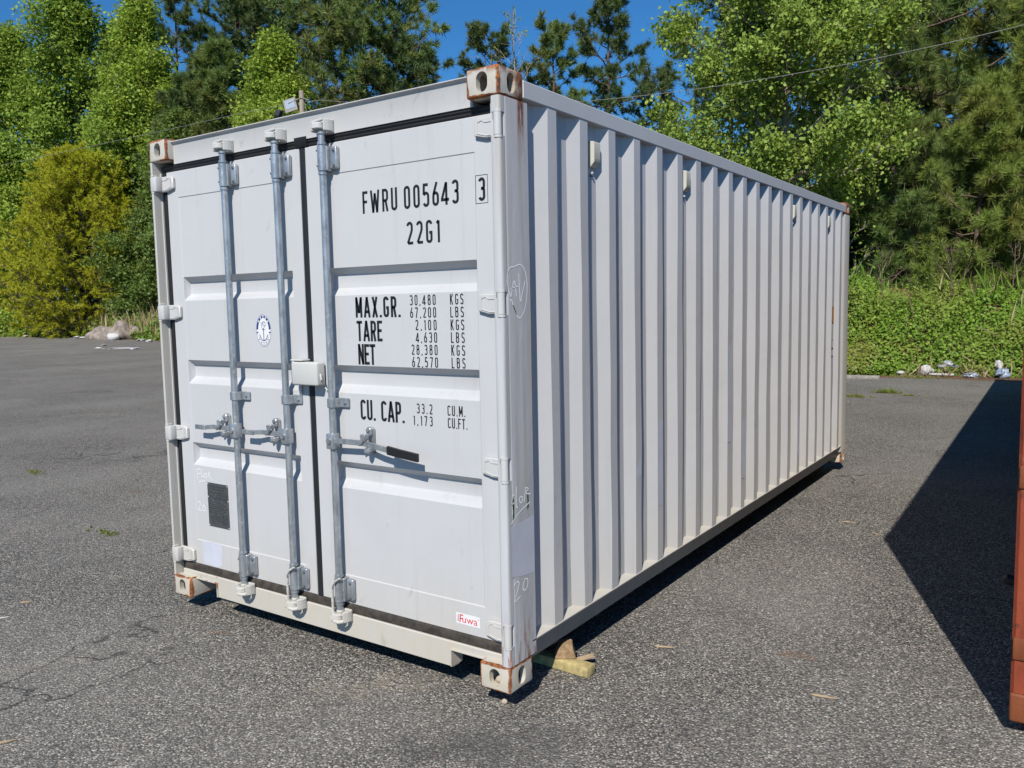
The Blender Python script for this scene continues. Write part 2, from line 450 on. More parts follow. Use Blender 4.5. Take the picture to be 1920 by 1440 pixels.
def frame_set(root, mat, WW=W, DD=D):
    for x0, sx in ((0, -1), (WW - .162, 1)):
        for y0, sy in ((0, -1), (DD - .178, 1)):
            for z0 in (0, H - .118):
                casting(x0, y0, z0, mat, root, sx, sy)
frame_set(box_root, MT['casting'])

HINGE_Z = (2.366, 1.652, .964, .250)
# right front post: rounded outer corner, recessed behind the hinge barrels
def arcpts(cx, cy, r, a0, a1, n=5):
    return [(cx + r * math.cos(R(a0 + (a1 - a0) * k / n)), cy + r * math.sin(R(a0 + (a1 - a0) * k / n))) for k in range(n + 1)]
pm = MB()
pm.prism([(2.334, .03), (2.38, .03)] + arcpts(2.374, .052, .022, -90, 0) + [(W, .205), (W - .012, .209), (W - .045, .209), (W - .045, .10), (2.334, .10)], 'z', .1185, H - .1185)
zs = [.1185] + [z for h in sorted(HINGE_Z) for z in (h - .046, h + .046)] + [H - .1185]
for a, b in zip(zs[::2], zs[1::2]):
    pm.prism([(2.352, .031), (2.352, .012)] + arcpts(2.359, .012, .008, 180, 270, 3) + arcpts(2.380, .018, .0145, -90, 0, 4) + [(2.3945, .040), (2.38, .045)], 'z', a, b)
post_fr = pm.build("corner_post", MT['post'], box_root)
post_fr["label"] = "near right corner post with chalk writing and rust runs"
pm = MB()
pm.prism([(0, .012)] + arcpts(.010, .010, .010, 180, 270, 4) + [(.018, 0), (.021, .003), (.019, .0555), (.019, .10), (.045, .205), (0, .205)], 'z', .1185, H - .1185)
pm.build("corner_post", MT['sill'], box_root)
for m in (0, 1):
    pts = [(W - .04, 5.795), (W - .003, 5.862), (W, 5.87), (W, 6.050), (W - .008, 6.056), (W - .15, 6.056), (W - .15, 6.0), (W - .045, 5.98)]
    if m: pts = [(W - x, y) for x, y in pts][::-1]
    MB().prism(pts, 'z', .1185, H - .1185).build("corner_post", MT['sill'], box_root)

# header, roof, rails, sill
MB().prism([(.045, 2.458), (.045, 2.562), (.043, 2.566), (.029, 2.574), (.029, 2.578), (.05, 2.584), (.11, 2.586), (.11, 2.458)], 'x', .1625, W - .1625).build("door_header", MT['frame'], box_root)
MB().box((.06, .11, 2.545), (W - .06, D - .1, 2.565)).build("roof_panel", MT['frame'], box_root)
for x0, x1 in ((W - .06, W), (0, .06)):
    MB().box((x0, .1785, 2.492), (x1, D - .1785, 2.566), .004).build("top_rail", MT['side'], box_root)
def brail(s):
    def X(x): return W - x if s < 0 else x
    pts = [(W - .046, .205), (W, .180), (W, .174), (W - .042, .172), (W - .042, .074), (W - .046, .070), (W - .055, .070), (W - .055, .205)]
    return MB().prism([(X(a), b) for a, b in pts], 'y', .1785, D - .1785)
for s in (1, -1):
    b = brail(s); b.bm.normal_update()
    for f in b.bm.faces: f.material_index = 0 if f.normal.z > .3 else 1  # all but the sloping top flange get the colour darkened as shade
    b.build("bottom_rail", [MT['sill'], MT['railshade']], box_root)
sl = MB().box((.03, .045, .026), (W - .03, .10, .146), .004).build("door_sill", MT['sill'], None)
boolean_cut(sl, [MB().box((.0, .0, -.05), (.352, .2, .106)).build("cut", MT['sill']), MB().box((2.048, .0, -.05), (W + .1, .2, .106)).build("cut", MT['sill'])])
sl.parent = box_root
for a, b, c in ((.1625, .356, .356), (2.043, W - .1625, 2.044)):     # thin flange round each fork notch
    fl = MB(); fl.prism([(a, .1135), (b, .1135), (b, .030), (b - .006, .030), (b - .006, .107), (a, .107)] if c > a and a < 1 else [(a, .1135), (b, .1135), (b, .107), (a + .006, .107), (a + .006, .030), (a, .030)], 'y', .036, .12, .001)
    fl.build("pocket_flange", MT['sill'], box_root)
MB().box((.06, .105, .125), (W - .06, D - .1, .160)).build("floor", MT['dark'], box_root)
cm_ = MB()
for k in range(14): cm_.box((.06, .45 + k * .40, .05), (W - .06, .49 + k * .40, .124))
cm_.build("cross_member", MT['dark'], box_root)

# corrugated side walls, the far end wall
PITCH, Y0 = .28, .37
def side_panel(s, ribs=20, yend=5.80):
    b = MB(); vs = []; fs = []; prof = [(.2, W - .039)]
    for k in range(ribs):
        y = Y0 + k * PITCH; prof += [(y - .068, W - .039), (y, W - .003), (y + .072, W - .003), (y + .14, W - .039)]
    prof = prof[:-1] + [(yend, W - .039)]
    # split at heights so the paint noise and slight buckling have points to sit on
    zz = [.176, .5, .9, 1.3, 1.7, 2.1, 2.5]
    rg = random.Random(3)
    P = []
    for i in range(len(prof) - 1):
        P.append(prof[i])
    P.append(prof[-1])
    n = len(P)
    for z in zz:
        for (y, x) in P:
            j = rg.uniform(-.0022, .0022) if z not in (zz[0], zz[-1]) else 0
            xx = x + j; vs.append((xx if s > 0 else W - xx, y + j, z))
    for a in range(len(zz) - 1):
        for i in range(n - 1):
            q = (a * n + i, a * n + i + 1, (a + 1) * n + i + 1, (a + 1) * n + i)
            fs.append(q if s > 0 else q[::-1])
    v, f = b._new(vs, fs)
    # small radius at every fold
    ed = [e for e in b.bm.edges if len(e.link_faces) == 2 and abs(e.verts[0].co.z - e.verts[1].co.z) > .1 and e.calc_face_angle(0) > .2]
    bmesh.ops.bevel(b.bm, geom=ed, offset=.006, segments=2, profile=.5, affect='EDGES')
    return b
side = side_panel(1).build("side_panel", MT['side'], box_root, smooth=20)
side_panel(-1).build("side_panel", MT['side'], box_root, smooth=20)
b = MB(); x = .06; pts = []
while x < W - .2:
    pts += [(x, D - .05), (x + .07, D - .05), (x + .11, D - .012), (x + .18, D - .012), (x + .22, D - .05)]; x += .25
pts = [(.05, D - .05)] + pts + [(W - .05, D - .05)]
vs = [(px, py, z) for z in (.1, H - .05) for px, py in pts]; n = len(pts)
b._new(vs, [(i + 1, i, n + i, n + i + 1) for i in range(n - 1)])
b.build("end_wall", MT['side'], box_root)

# vents in four recesses of the right wall
vm = MB()
def vent_at(k):
    y = .51 + .28 * k; x = W - .0385
    b = MB()
    b.prism([(x, 2.418), (x + .026, 2.414), (x + .030, 2.408), (x + .030, 2.318), (x + .010, 2.296), (x, 2.294)], 'y', y + .003, y + .067, .002)
    for z in (2.325, 2.332): b.box((x + .0305, y + .008, z), (x + .0312, y + .062, z + .002))
    o = b.build("vent_cover", MT['vent'], box_root)
    c = MB(); c.lump((x + .008, y + .022, 2.268), .008, .008, .009, k, .1, 1); c.build("vent_plug", MT['foam'], o)
    c = MB(); c.box((x + .001, y + .010, 2.254), (x + .004, y + .04, 2.258)); c.build("vent_slot", MT['black'], o)
for k in (1, 5, 13, 17): vent_at(k)
# stickers on the nineteenth rib
xs = W - .0018
b = MB(); b.mi = 0; b.box((xs, 5.416, 1.425), (xs + .0006, 5.478, 1.578)); b.mi = 1; b.box((xs + .0007, 5.420, 1.430), (xs + .0012, 5.474, 1.573)); b.build("warning_sticker", [MT['black'], MT['orange']], box_root)
b = MB(); b.mi = 0
for z0, z1 in ((1.185, 1.262), (1.105, 1.178)):
    b.mi = 0; b.box((xs, 5.412, z0), (xs + .0006, 5.474, z1)); b.mi = 1; b.box((xs + .0007, 5.418, z0 + .006), (xs + .0012, 5.468, z1 - .006))
b.build("height_sticker", [MT['black'], MT['stickerwhite']], box_root)
# repainted rectangles on a few ribs
for k, z0, z1 in ((3, .72, .86), (4, .50, .98), (8, .70, 1.35), (9, .40, .80), (14, .33, .66), (16, .45, .60)):
    b = MB(); y = Y0 + k * PITCH
    b.poly([(W - .0015, y + .004, z0), (W - .0015, y + .068, z0 - .01), (W - .0015, y + .068, z1 + .008), (W - .0015, y + .004, z1)])
    b.build("touch_up_patch", MT['patch'], box_root)

# ------------------------------------------------------------------ stroke lettering
def earc(cx, cy, rx, ry, a0, a1, n=8):
    return [(cx + rx * math.cos(R(a0 + (a1 - a0) * k / n)), cy + ry * math.sin(R(a0 + (a1 - a0) * k / n))) for k in range(n + 1)]
def glyphs(s):                                # s: half stroke, in units of the letter height
    w_ = .37; l, r, b, t = s, w_ - s, s, 1 - s; m = .5; q = (r - l) / 2; c = (l + r) / 2
    G = {}
    G['0'] = (w_, [earc(c, t - q, q, q, 0, 180) + earc(c, b + q, q, q, 180, 360) + [(r, t - q)]])
    G['1'] = (.20, [[(.04, .82), (.14, t), (.14, 0)]])
    G['2'] = (w_, [earc(c, t - q, q, q, 180, 0) + [(r, .64), (r - .03, .54), (l, b), (w_, b)]])
    G['3'] = (w_, [earc(c, t - q, q, q, 170, 0) + [(r, .62)] + earc(c + .03, .62, q - .03, .09, 0, -90, 4) + [(c - .04, .53)],
                   [(c + .02, .53)] + earc(c + .03, .44, q - .03, .09, 90, 0, 4) + [(r, .35), (r, b + q)] + earc(c, b + q, q, q, 0, -170)])
    G['4'] = (.42, [[(.28, 0), (.28, t), (.04, .26), (.04, .22), (.42, .22)]])
    G['5'] = (w_, [[(r, t), (l + .02, t), (l, .52)] + earc(c, .46, q, .13, 150, 0, 6) + [(r, b + q)] + earc(c, b + q, q, q, 0, -170)])
    G['6'] = (w_, [[(r - .05, 1), (l + .02, .52), (l, .40), (l, b + q)] + earc(c, b + q, q, q, 180, 360) + [(r, .40)] + earc(c, .42, q, .13, 0, 150, 6)])
    G['7'] = (w_, [[(0, t), (r, t), (r - .02, .8), (c - .04, 0)]])
    G['8'] = (w_, [earc(c, t - q + .01, q - .015, q - .01, 0, 180) + [(l + .015, .65)] + earc(c, .63, q - .015, .1, 180, 360, 6) + [(r - .015, t - q + .01)],
                   earc(c, .42, q, .11, 0, 180, 6) + [(l, b + q)] + earc(c, b + q, q, q, 180, 360) + [(r, .42)]])
    G['F'] = (.33, [[(l, 0), (l, t), (.33, t)], [(l, .52), (.29, .52)]])
    G['E'] = (.34, [[(.34, b), (l, b), (l, t), (.34, t)], [(l, .52), (.30, .52)]])
    G['L'] = (.32, [[(l, 1), (l, b), (.32, b)]])
    G['T'] = (.38, [[(0, t), (.38, t)], [(.19, t), (.19, 0)]])
    G['W'] = (.58, [[(s, 1), (.17, 0), (.29, .86), (.41, 0), (.58 - s, 1)]])
    G['M'] = (.46, [[(s, 0), (s, 1), (.23, .22), (.46 - s, 1), (.46 - s, 0)]])
    G['N'] = (.39, [[(s, 0), (s, 1), (.39 - s, 0), (.39 - s, 1)]])
    G['R'] = (.37, [[(l, 0), (l, t), (c, t)] + earc(c, t - q, q, q, 90, 0, 5) + [(r, .62)] + earc(c, .62, q, .14, 0, -90, 5) + [(l, .48)], [(c + .02, .48), (r, 0)]])
    G['P'] = (.37, [[(l, 0), (l, t), (c, t)] + earc(c, t - q, q, q, 90, 0, 5) + [(r, .60)] + earc(c, .60, q, .14, 0, -90, 5) + [(l, .46)]])
    G['B'] = (.37, [[(l, b), (l, t), (c, t)] + earc(c, t - q, q - .01, q, 90, 0, 5) + [(r - .01, .66)] + earc(c, .66, q - .01, .12, 0, -90, 5) + [(l, .54)],
                    [(c, .54)] + earc(c, .42, q, .12, 90, 0, 5) + [(r, b + q)] + earc(c, b + q, q, q, 0, -90, 5) + [(l, b)]])
    G['U'] = (.37, [[(l, 1), (l, b + q)] + earc(c, b + q, q, q, 180, 360) + [(r, 1)]])
    G['C'] = (.36, [earc(c, t - q, q, q, 0, 180) + earc(c, b + q, q, q, 180, 360)])
    G['G'] = (.37, [earc(c, t - q, q, q, 0, 180) + earc(c, b + q, q, q, 180, 360) + [(r, .46), (c, .46)]])
    G['S'] = (.36, [earc(c, t - q, q, q, 0, 180) + [(l, .66), (l + .03, .57), (r - .03, .44), (r, .35), (r, b + q)] + earc(c, b + q, q, q, 0, -180)])
    G['K'] = (.37, [[(l, 0), (l, 1)], [(r, 1), (l, .38)], [(.15, .50), (r + .01, 0)]])
    G['A'] = (.42, [[(s * .7, 0), (.21, 1), (.42 - s * .7, 0)], [(.09, .28), (.33, .28)]])
    G['X'] = (.40, [[(s, 1), (.40 - s, 0)], [(.40 - s, 1), (s, 0)]])
    G['.'] = (.12, [[(.06, 0), (.06, .12)]])
    G[','] = (.12, [[(.07, .11), (.04, -.06)]])
    G[' '] = (.24, [])
    return G
def write(b, text, x0, x1, z0, z1, stroke, y):
    h = z1 - z0; s = stroke / h / 2; G = glyphs(s)
    tot = sum(G[ch][0] for ch in text) * h
    gap = ((x1 - x0) - tot) / max(len(text) - 1, 1); x = x0
    for i, ch in enumerate(text):
        wd, strokes = G[ch]
        for st in strokes:
            e = [y - .00004 * (i % 3)]
            b.ribbon([(px * h, pz * h) for px, pz in st], stroke if ch not in '.,' else stroke * 1.05, lambda u, v, x=x, yy=e[0]: (x + u, yy, z0 + v))
        x += wd * h + gap
def font_mesh(text, size):
    cu = bpy.data.curves.new("lettering", 'FONT'); cu.body = text; cu.size = size; cu.resolution_u = 3
    o = bpy.data.objects.new("cut", cu); S.collection.objects.link(o)
    dg = bpy.context.evaluated_depsgraph_get(); me = bpy.data.meshes.new_from_object(o.evaluated_get(dg))
    V = [tuple(v.co) for v in me.vertices]; F = [tuple(p.vertices) for p in me.polygons]
    bpy.data.objects.remove(o); bpy.data.curves.remove(cu); bpy.data.meshes.remove(me)
    return V, F
def put_font(b, text, x0, x1, z0, z1, y):
    V, F = font_mesh(text, 1.0)
    xs_ = [v[0] for v in V]; ys_ = [v[1] for v in V]
    ax, bx, ay, by = min(xs_), max(xs_), min(ys_), max(ys_)
    b._new([(x0 + (v[0] - ax) / (bx - ax) * (x1 - x0), y, z0 + (v[1] - ay) / (by - ay) * (z1 - z0)) for v in V], F)

# ------------------------------------------------------------------ doors
DY = .055
GROOVES = ((1.838, 1.808, 1.742, 1.706), (1.374, 1.344, 1.279, 1.240), (.904, .874, .812, .773))
def door_mesh(x0, x1, px0, px1):
    z0, z1, pz0, pz1 = .192, 2.422, .335, 2.279
    b = MB(); y = DY; yp = DY + .0035; yd = DY + .042
    # frame ring with a bevelled outer edge and a small step down to the panel
    e = .004
    O = [(x0, z0), (x1, z0), (x1, z1), (x0, z1)]; O2 = [(x0 + e, z0 + e), (x1 - e, z0 + e), (x1 - e, z1 - e), (x0 + e, z1 - e)]
    I = [(px0, pz0), (px1, pz0), (px1, pz1), (px0, pz1)]; I2 = [(px0 + .004, pz0 + .004), (px1 - .004, pz0 + .004), (px1 - .004, pz1 - .004), (px0 + .004, pz1 - .004)]
    rings = [([(p[0], .10, p[1]) for p in O]), [(p[0], y + e, p[1]) for p in O], [(p[0], y, p[1]) for p in O2], [(p[0], y, p[1]) for p in I], [(p[0], yp, p[1]) for p in I2]]
    vs = [v for r_ in rings for v in r_]; fs = []
    for k in range(4):
        for i in range(4): fs.append((k * 4 + i, k * 4 + (i + 1) % 4, (k + 1) * 4 + (i + 1) % 4, (k + 1) * 4 + i))
    fs.append((0, 3, 2, 1))
    b._new(vs, fs)
    a0, a1 = px0 + .004, px1 - .004; top = pz1 - .004; hx = .010
    for g in GROOVES:
        b._new([(a0, yp, g[0]), (a1, yp, g[0]), (a1, yp, top), (a0, yp, top)], [(0, 1, 2, 3)]); top = g[3]
        A = [(a0 + .002, yp, g[3]), (a1 - .002, yp, g[3]), (a1 - .002, yp, g[0]), (a0 + .002, yp, g[0])]
        B = [(a0 + hx, yd, g[2]), (a1 - hx, yd, g[2]), (a1 - hx, yd, g[1]), (a0 + hx, yd, g[1])]
        A = [(a0, yp, g[3]), (a1, yp, g[3]), (a1, yp, g[0]), (a0, yp, g[0])]
        b._new(A + B, [(0, 1, 5, 4), (1, 2, 6, 5), (2, 3, 7, 6), (3, 0, 4, 7), (4, 5, 6, 7)])
    b._new([(a0, yp, pz0 + .004), (a1, yp, pz0 + .004), (a1, yp, top), (a0, yp, top)], [(0, 1, 2, 3)])
    bmesh.ops.remove_doubles(b.bm, verts=b.bm.verts, dist=1e-5)
    bmesh.ops.recalc_face_normals(b.bm, faces=b.bm.faces)
    ed = [e_ for e_ in b.bm.edges if len(e_.link_faces) == 2 and e_.calc_face_angle(0) > .4 and any(v.co.y > DY + .03 and v.co.y < .0985 for v in e_.verts)]
    bmesh.ops.bevel(b.bm, geom=ed, offset=.004, segments=2, profile=.5, affect='EDGES')
    return b
door_l = door_mesh(.068, 1.164, .168, 1.085).build("door", MT['door'], box_root, smooth=20)
door_r = door_mesh(1.207, 2.319, 1.322, 2.231).build("door", MT['door'], box_root, smooth=20)

# rubber seals: a top pair of lips, the sides, the middle, a dusty bottom strip
b = MB()
b.prism([(.060, 2.423), (.054, 2.430), (.056, 2.438), (.050, 2.446), (.052, 2.455), (.058, 2.4575), (.09, 2.4575), (.09, 2.423)], 'x', .03, 2.352)
b.prism([(.052, 2.425), (.043, 2.440), (.041, 2.470), (.044, 2.470), (.056, 2.43)], 'x', 1.150, 1.235)
b.build("door_gasket", MT['rubber'], door_r)
b = MB(); b.prism([(.028, .10), (.028, .0565), (.046, .0545), (.064, .0565), (.0675, .064), (.0675, .10)], 'z', .19, 2.422)
b.build("door_gasket", MT['rubber'], door_l)
b = MB(); b.prism([(1.1645, .07), (1.168, .059), (1.186, .055), (1.203, .060), (1.2065, .07), (1.2065, .10), (1.1645, .10)], 'z', .19, 2.4225)
b.build("door_gasket", MT['rubber'], door_r)
b = MB(); b.box((2.3195, .075, .19), (2.3335, .10, 2.422)); b.build("door_gasket", MT['rubber'], door_r)
b = MB(); b.prism([(.062, .1465), (.052, .150), (.049, .165), (.053, .184), (.060, .1915), (.095, .1915), (.095, .1465)], 'x', .032, 2.350); b.build("door_gasket", MT['dirty_rubber'], door_l)

MB().box((.0195, .049, .19), (.0275, .10, 2.42)).build('post_lip', MT['frame'], box_root)
# hinges: cast leaf with a raised rim, barrel on the post side
def hinge(zc, right, parent):
    def X(x): return x if right else W - x
    b = MB()
    leaf = [(X(2.244), zc - .030), (X(2.244), zc + .030), (X(2.268), zc + .040), (X(2.372), zc + .040), (X(2.372), zc - .044), (X(2.300), zc - .044)]
    b.prism(leaf, 'y', .036, .0548, .004)
    rim = [(X(2.262), zc - .022), (X(2.262), zc + .022), (X(2.285), zc + .030), (X(2.300), zc + .020), (X(2.352), zc + .020)]
    b.ribbon(rim, .004, lambda u, v: (u, .0335, v))
    for a_, c_ in zip(rim[:-1], rim[1:]): b.tube([(a_[0], .036, a_[1]), (c_[0], .036, c_[1])], .0028, 6)
    b.tube([(X(2.262), .036, zc - .022), (X(2.305), .036, zc - .034), (X(2.352), .036, zc - .034)], .0028, 6)
    o = b.build("hinge", MT['frame'], parent)
    p = MB()
    if right:
        p.tube([(X(2.378), .016, zc - .044), (X(2.378), .016, zc + .044)], .0175, 16)
        p.prism([(X(2.352), .036), (X(2.372), .002), (X(2.384), .010), (X(2.384), .05), (X(2.352), .05)], 'z', zc - .040, zc + .038)
        for z in (zc - .050, zc + .050): p.tube([(X(2.378), .018, z - .005), (X(2.378), .018, z + .005)], .0185, 14)
    else:
        p.box((X(2.396), -.003, zc - .042), (X(2.340), .037, zc + .040), .006, 2)
        p.box((X(2.392), -.001, zc - .052), (X(2.370), .03, zc - .0425), .002)
        p.box((X(2.392), -.001, zc + .0405), (X(2.370), .03, zc + .050), .002)
    p.build("hinge", MT['frame'], parent)
for z in HINGE_Z: hinge(z, True, door_r); hinge(z - .008, False, door_l)

# ------------------------------------------------------------------ locking rods
RY = .015
def small_bolt(b, x, y, z, r=.007):
    b.tube([(x, y, z), (x, y - .007, z)], r, 8); b.tube([(x, y - .007, z), (x, y - .010, z)], r * .55, 8)
def locking_bar(X, kind):
    rod = MB().tube([(X, RY, .165), (X, RY, 2.47)], .0172, 20).build("locking_bar", MT['galv'], box_root)
    # guides top and bottom
    for z0, z1, up in ((2.288, 2.402, 1), (.212, .330, 0)):
        b = MB()
        b.tube([(X, RY, z0), (X, RY, z1)], .0235, 20)
        for z in ((z0 - .012, z1 + .012) if up else (z1 + .012, z0 - .01)): b.tube([(X, RY, z - .006), (X, RY, z + .006)], .0215, 20)
        b.box((X - .02, RY, z0), (X + .03, .0545, z1), .003)
        b.box((X + .0305, .030, z0 + .006), (X + .0765, .0545, z1 - .004), .009, 3)
        o = b.build("guide_bracket", MT['galv'], rod)
        c = MB()
        for z in (z0 + .022, z1 - .022): small_bolt(c, X + .060, .031, z); c.tube([(X - .012, RY - .019, z), (X - .013, RY - .0235, z)], .005, 8)
        c.build("bolt", MT['galvdark'], rod)
    MB().tube([(X, RY, 2.452), (X, RY, 2.456), (X, RY, 2.464), (X, RY, 2.468)], [.0175, .0225, .0225, .0175], 18).build("collar", MT['galv'], rod)
    # strap half way up
    b = MB(); z0, z1 = 1.172, 1.216
    b.prism([(X - .0225, .0545), (X - .0225, .006), (X - .012, -.0065), (X + .012, -.0065), (X + .0235, .006), (X + .030, .044), (X + .076, .044), (X + .080, .049), (X + .080, .0545)], 'z', z0, z1, .002)
    small_bolt(b, X + .058, .0445, (z0 + z1) / 2, .008)
    b.build("bar_strap", MT['galv'], rod)
    # cam heads in their keepers
    for zc, sgn in ((2.490, 1), (.140, -1)):
        b = MB()
        b.tube([(X, RY, zc - sgn * .035), (X, RY, zc - sgn * .022), (X, RY, zc - sgn * .012)], [.0165, .0195, .014], 14)
        b.prism([(X - .030, -.006), (X - .022, -.026), (X + .012, -.024), (X + .026, -.004), (X + .022, .016), (X - .018, .018)], 'z', zc - .014, zc + .015, .004)
        b.tube([(X - .020, -.010, zc - .016), (X - .020, -.010, zc + .019)], .0105, 12)
        b.build("cam", MT['castwhite'], rod)
        b = MB()
        b.box((X - .048, .030, zc - .030), (X + .056, .0445, zc + .032), .004)
        b.prism([(X - .052, .036), (X - .050, .000), (X - .040, -.016), (X - .033, -.010), (X - .034, .036)], 'z', zc - .022, zc + .026, .004)
        b.prism([(X + .030, .036), (X + .034, -.006), (X + .044, -.014), (X + .056, .010), (X + .057, .036)], 'z', zc - .026, zc + .030, .004)
        if sgn > 0:
            b.tube([(X - .036, -.004, zc + .022), (X + .042, -.008, zc + .026)], .0075, 10)
        else:
            b.tube([(X - .034, -.004, zc - .016), (X - .01, -.02, zc - .020), (X + .02, -.02, zc - .020), (X + .042, -.006, zc - .016)], .0095, 10)
        b.build("cam_keeper", MT['castwhite'], box_root)
    # handle
    d = 1 if kind == 'grip' else -1
    zc = 1.012
    b = MB()
    b.box((X - .022, RY - .030, zc - .040), (X + .022, RY + .020, zc + .036), .005, 2)        # hub plates round the rod
    b.tube([(X, RY - .030, zc), (X, RY - .038, zc)], .014, 14)
    def bar(pts, h0, h1, th, bb):
        """flat bar on edge: plan points (dx, y), heights"""
        n = len(pts); vs = []
        for i, (dx, y, z) in enumerate(pts):
            hh = h0 + (h1 - h0) * i / (n - 1)
            vs += [(X + d * dx, y - th / 2, z - hh), (X + d * dx, y - th / 2, z + hh), (X + d * dx, y + th / 2, z + hh), (X + d * dx, y + th / 2, z - hh)]
        fs = [(0, 1, 2, 3), tuple((n - 1) * 4 + k for k in (3, 2, 1, 0))]
        for i in range(n - 1):
            for k in range(4): fs.append((i * 4 + k, i * 4 + (k + 1) % 4, i * 4 + 4 + (k + 1) % 4, i * 4 + 4 + k))
        v, f = bb._new(vs, fs); bmesh.ops.recalc_face_normals(bb.bm, faces=f)
        ed = list({e for q in f for e in q.edges}); bmesh.ops.bevel(bb.bm, geom=ed, offset=.002, segments=1, affect='EDGES')
    if kind == 'grip':
        bar([(.018, .000, zc), (.10, .000, zc + .004), (.19, .004, zc + .004), (.25, .002, zc + .001), (.31, -.006, zc - .006), (.385, -.010, zc - .014)], .013, .013, .009, b)
    else:
        bar([(.018, .002, zc + .004), (.06, .004, zc + .006), (.10, .008, zc + .004), (.14, .010, zc + .002), (.19, .012, zc + .004), (.24, .004, zc), (.335, -.002, zc - .002)], .014, .011, .009, b)
        b.box((X - .335, -.0085, zc - .0145), (X - .245, .0055, zc + .0105), .003)
    b.build("handle", MT['galv'], rod)
    if kind == 'grip':
        g = MB(); bar([(.375, -.010, zc - .013), (.45, -.012, zc - .022), (.52, -.012, zc - .029), (.560, -.012, zc - .033)], .0195, .0185, .016, g)
        g.build("handle_grip", MT['grip'], rod)
    # catch plate on the door
    cx = X + (.222 if d > 0 else -.115)
    b = MB()
    b.prism(stadium(cx, zc + .012, .036, .130), 'y', .044, .0546)
    b.prism(stadium(cx - .004, zc + .052, .030, .05), 'y', .030, .0445, .003)
    b.prism([(cx - .022, zc + .046), (cx + .014, zc + .050), (cx + .012, zc + .024), (cx - .006, zc + .006), (cx - .030, zc - .012), (cx - .034, zc + .004), (cx - .018, zc + .020)], 'y', -.012, .020, .004)
    b.prism([(cx - .014, zc - .018), (cx + .016, zc - .018), (cx + .020, zc - .040), (cx + .004, zc - .052), (cx - .012, zc - .042)], 'y', .004, .046, .005)
    small_bolt(b, cx - .004, .030, zc + .062, .009); small_bolt(b, cx + .006, .006, zc - .036, .008)
    b.build("handle_catch", MT['galv'], rod)
    return rod
locking_bar(.632, 'plain'); locking_bar(1.041, 'plain'); locking_bar(1.371, 'grip')

# padlock box across the gap
b = MB()
b.box((1.116, -.010, 1.274), (1.300, .046, 1.388), .009, 3)
lb = b.build("lock_box", MT['castwhite'], box_root)
b = MB(); b.box((1.106, -.004, 1.392), (1.19, .052, 1.400), .002); b.box((1.104, .020, 1.268), (1.1125, .0545, 1.398), .002); b.build("lock_bracket", MT['castwhite'], lb)
b = MB(); b.tube([(1.3015, .012, 1.330), (1.312, .004, 1.318), (1.316, .004, 1.306), (1.312, .010, 1.298), (1.3015, .014, 1.300)], .0045, 8)
b.tube([(1.303, .040, 1.262), (1.318, .036, 1.252), (1.334, .036, 1.256), (1.338, .036, 1.275)], .004, 8)
b.tube([(1.118, .050, 1.222), (1.118, .046, 1.262), (1.128, .044, 1.270)], .005, 8)
b.build("lock_hook", MT['castwhite'], lb)

# ------------------------------------------------------------------ lettering, stickers, chalk on the doors
LY = DY + .0035 - .0006
b = MB()
for ch, x in zip("FWRU", (1.578, 1.627, 1.701, 1.755)):
    wd = dict(F=.036, W=.061, R=.036, U=.036)[ch]; write(b, ch, x, x + wd, 2.077, 2.178, .0125, LY)
for ch, x in zip("005643", (1.832, 1.887, 1.941, 1.995, 2.045, 2.103)): write(b, ch, x, x + .04, 2.077, 2.178, .0125, LY)
b.build("lettering", MT['black'], door_r)
b = MB()
for ch, x in zip("22G1", (1.842, 1.899, 1.954, 2.012)): write(b, ch, x, x + .04, 1.921, 2.021, .0125, LY)
b.build("lettering", MT['black'], door_r)
b = MB()
LF = DY - .0006
write(b, "3", 2.246, 2.284, 2.076, 2.172, .0125, LF)
b.ribbon([(2.233, 2.067), (2.294, 2.067), (2.294, 2.181), (2.233, 2.181), (2.233, 2.067)], .0025, lambda u, v: (u, LF, v))
b.build("lettering", MT['black'], door_r)
b = MB()
write(b, "MAX.GR.", 1.508, 1.790, 1.601, 1.696, .0135, LY); b.build("lettering", MT['black'], door_r); b = MB()
write(b, "TARE", 1.511, 1.675, 1.490, 1.586, .0135, LY); b.build("lettering", MT['black'], door_r); b = MB(); write(b, "NET", 1.515, 1.627, 1.380, 1.477, .0135, LY); b.build("lettering", MT['black'], door_r)
for k, (tx, ux) in enumerate((("30,480", 1.848), ("67,200", 1.848), ("2,100", 1.877), ("4,630", 1.877), ("28,380", 1.850), ("62,570", 1.851))):
    b = MB(); z = 1.652 - k * .0551; write(b, tx, ux, 1.998 + k * .0008, z, z + .0465, .0055, LY); write(b, "KGS" if k % 2 == 0 else "LBS", 2.078, 2.151 + k * .0006, z, z + .0465, .0055, LY); b.build("lettering", MT['black'], door_r)
b = MB()
write(b, "CU. CAP.", 1.517, 1.794, 1.117, 1.214, .0135, LY); b.build("lettering", MT['black'], door_r); b = MB()
write(b, "33.2", 1.870, 1.962, 1.167, 1.213, .0055, LY); write(b, "1,173", 1.848, 1.961, 1.113, 1.158, .0055, LY); b.build("lettering", MT['black'], door_r); b = MB()
write(b, "CU.M.", 2.048, 2.146, 1.167, 1.213, .0055, LY); write(b, "CU.FT.", 2.048, 2.156, 1.112, 1.158, .0055, LY)
b.build("lettering", MT['black'], door_r)

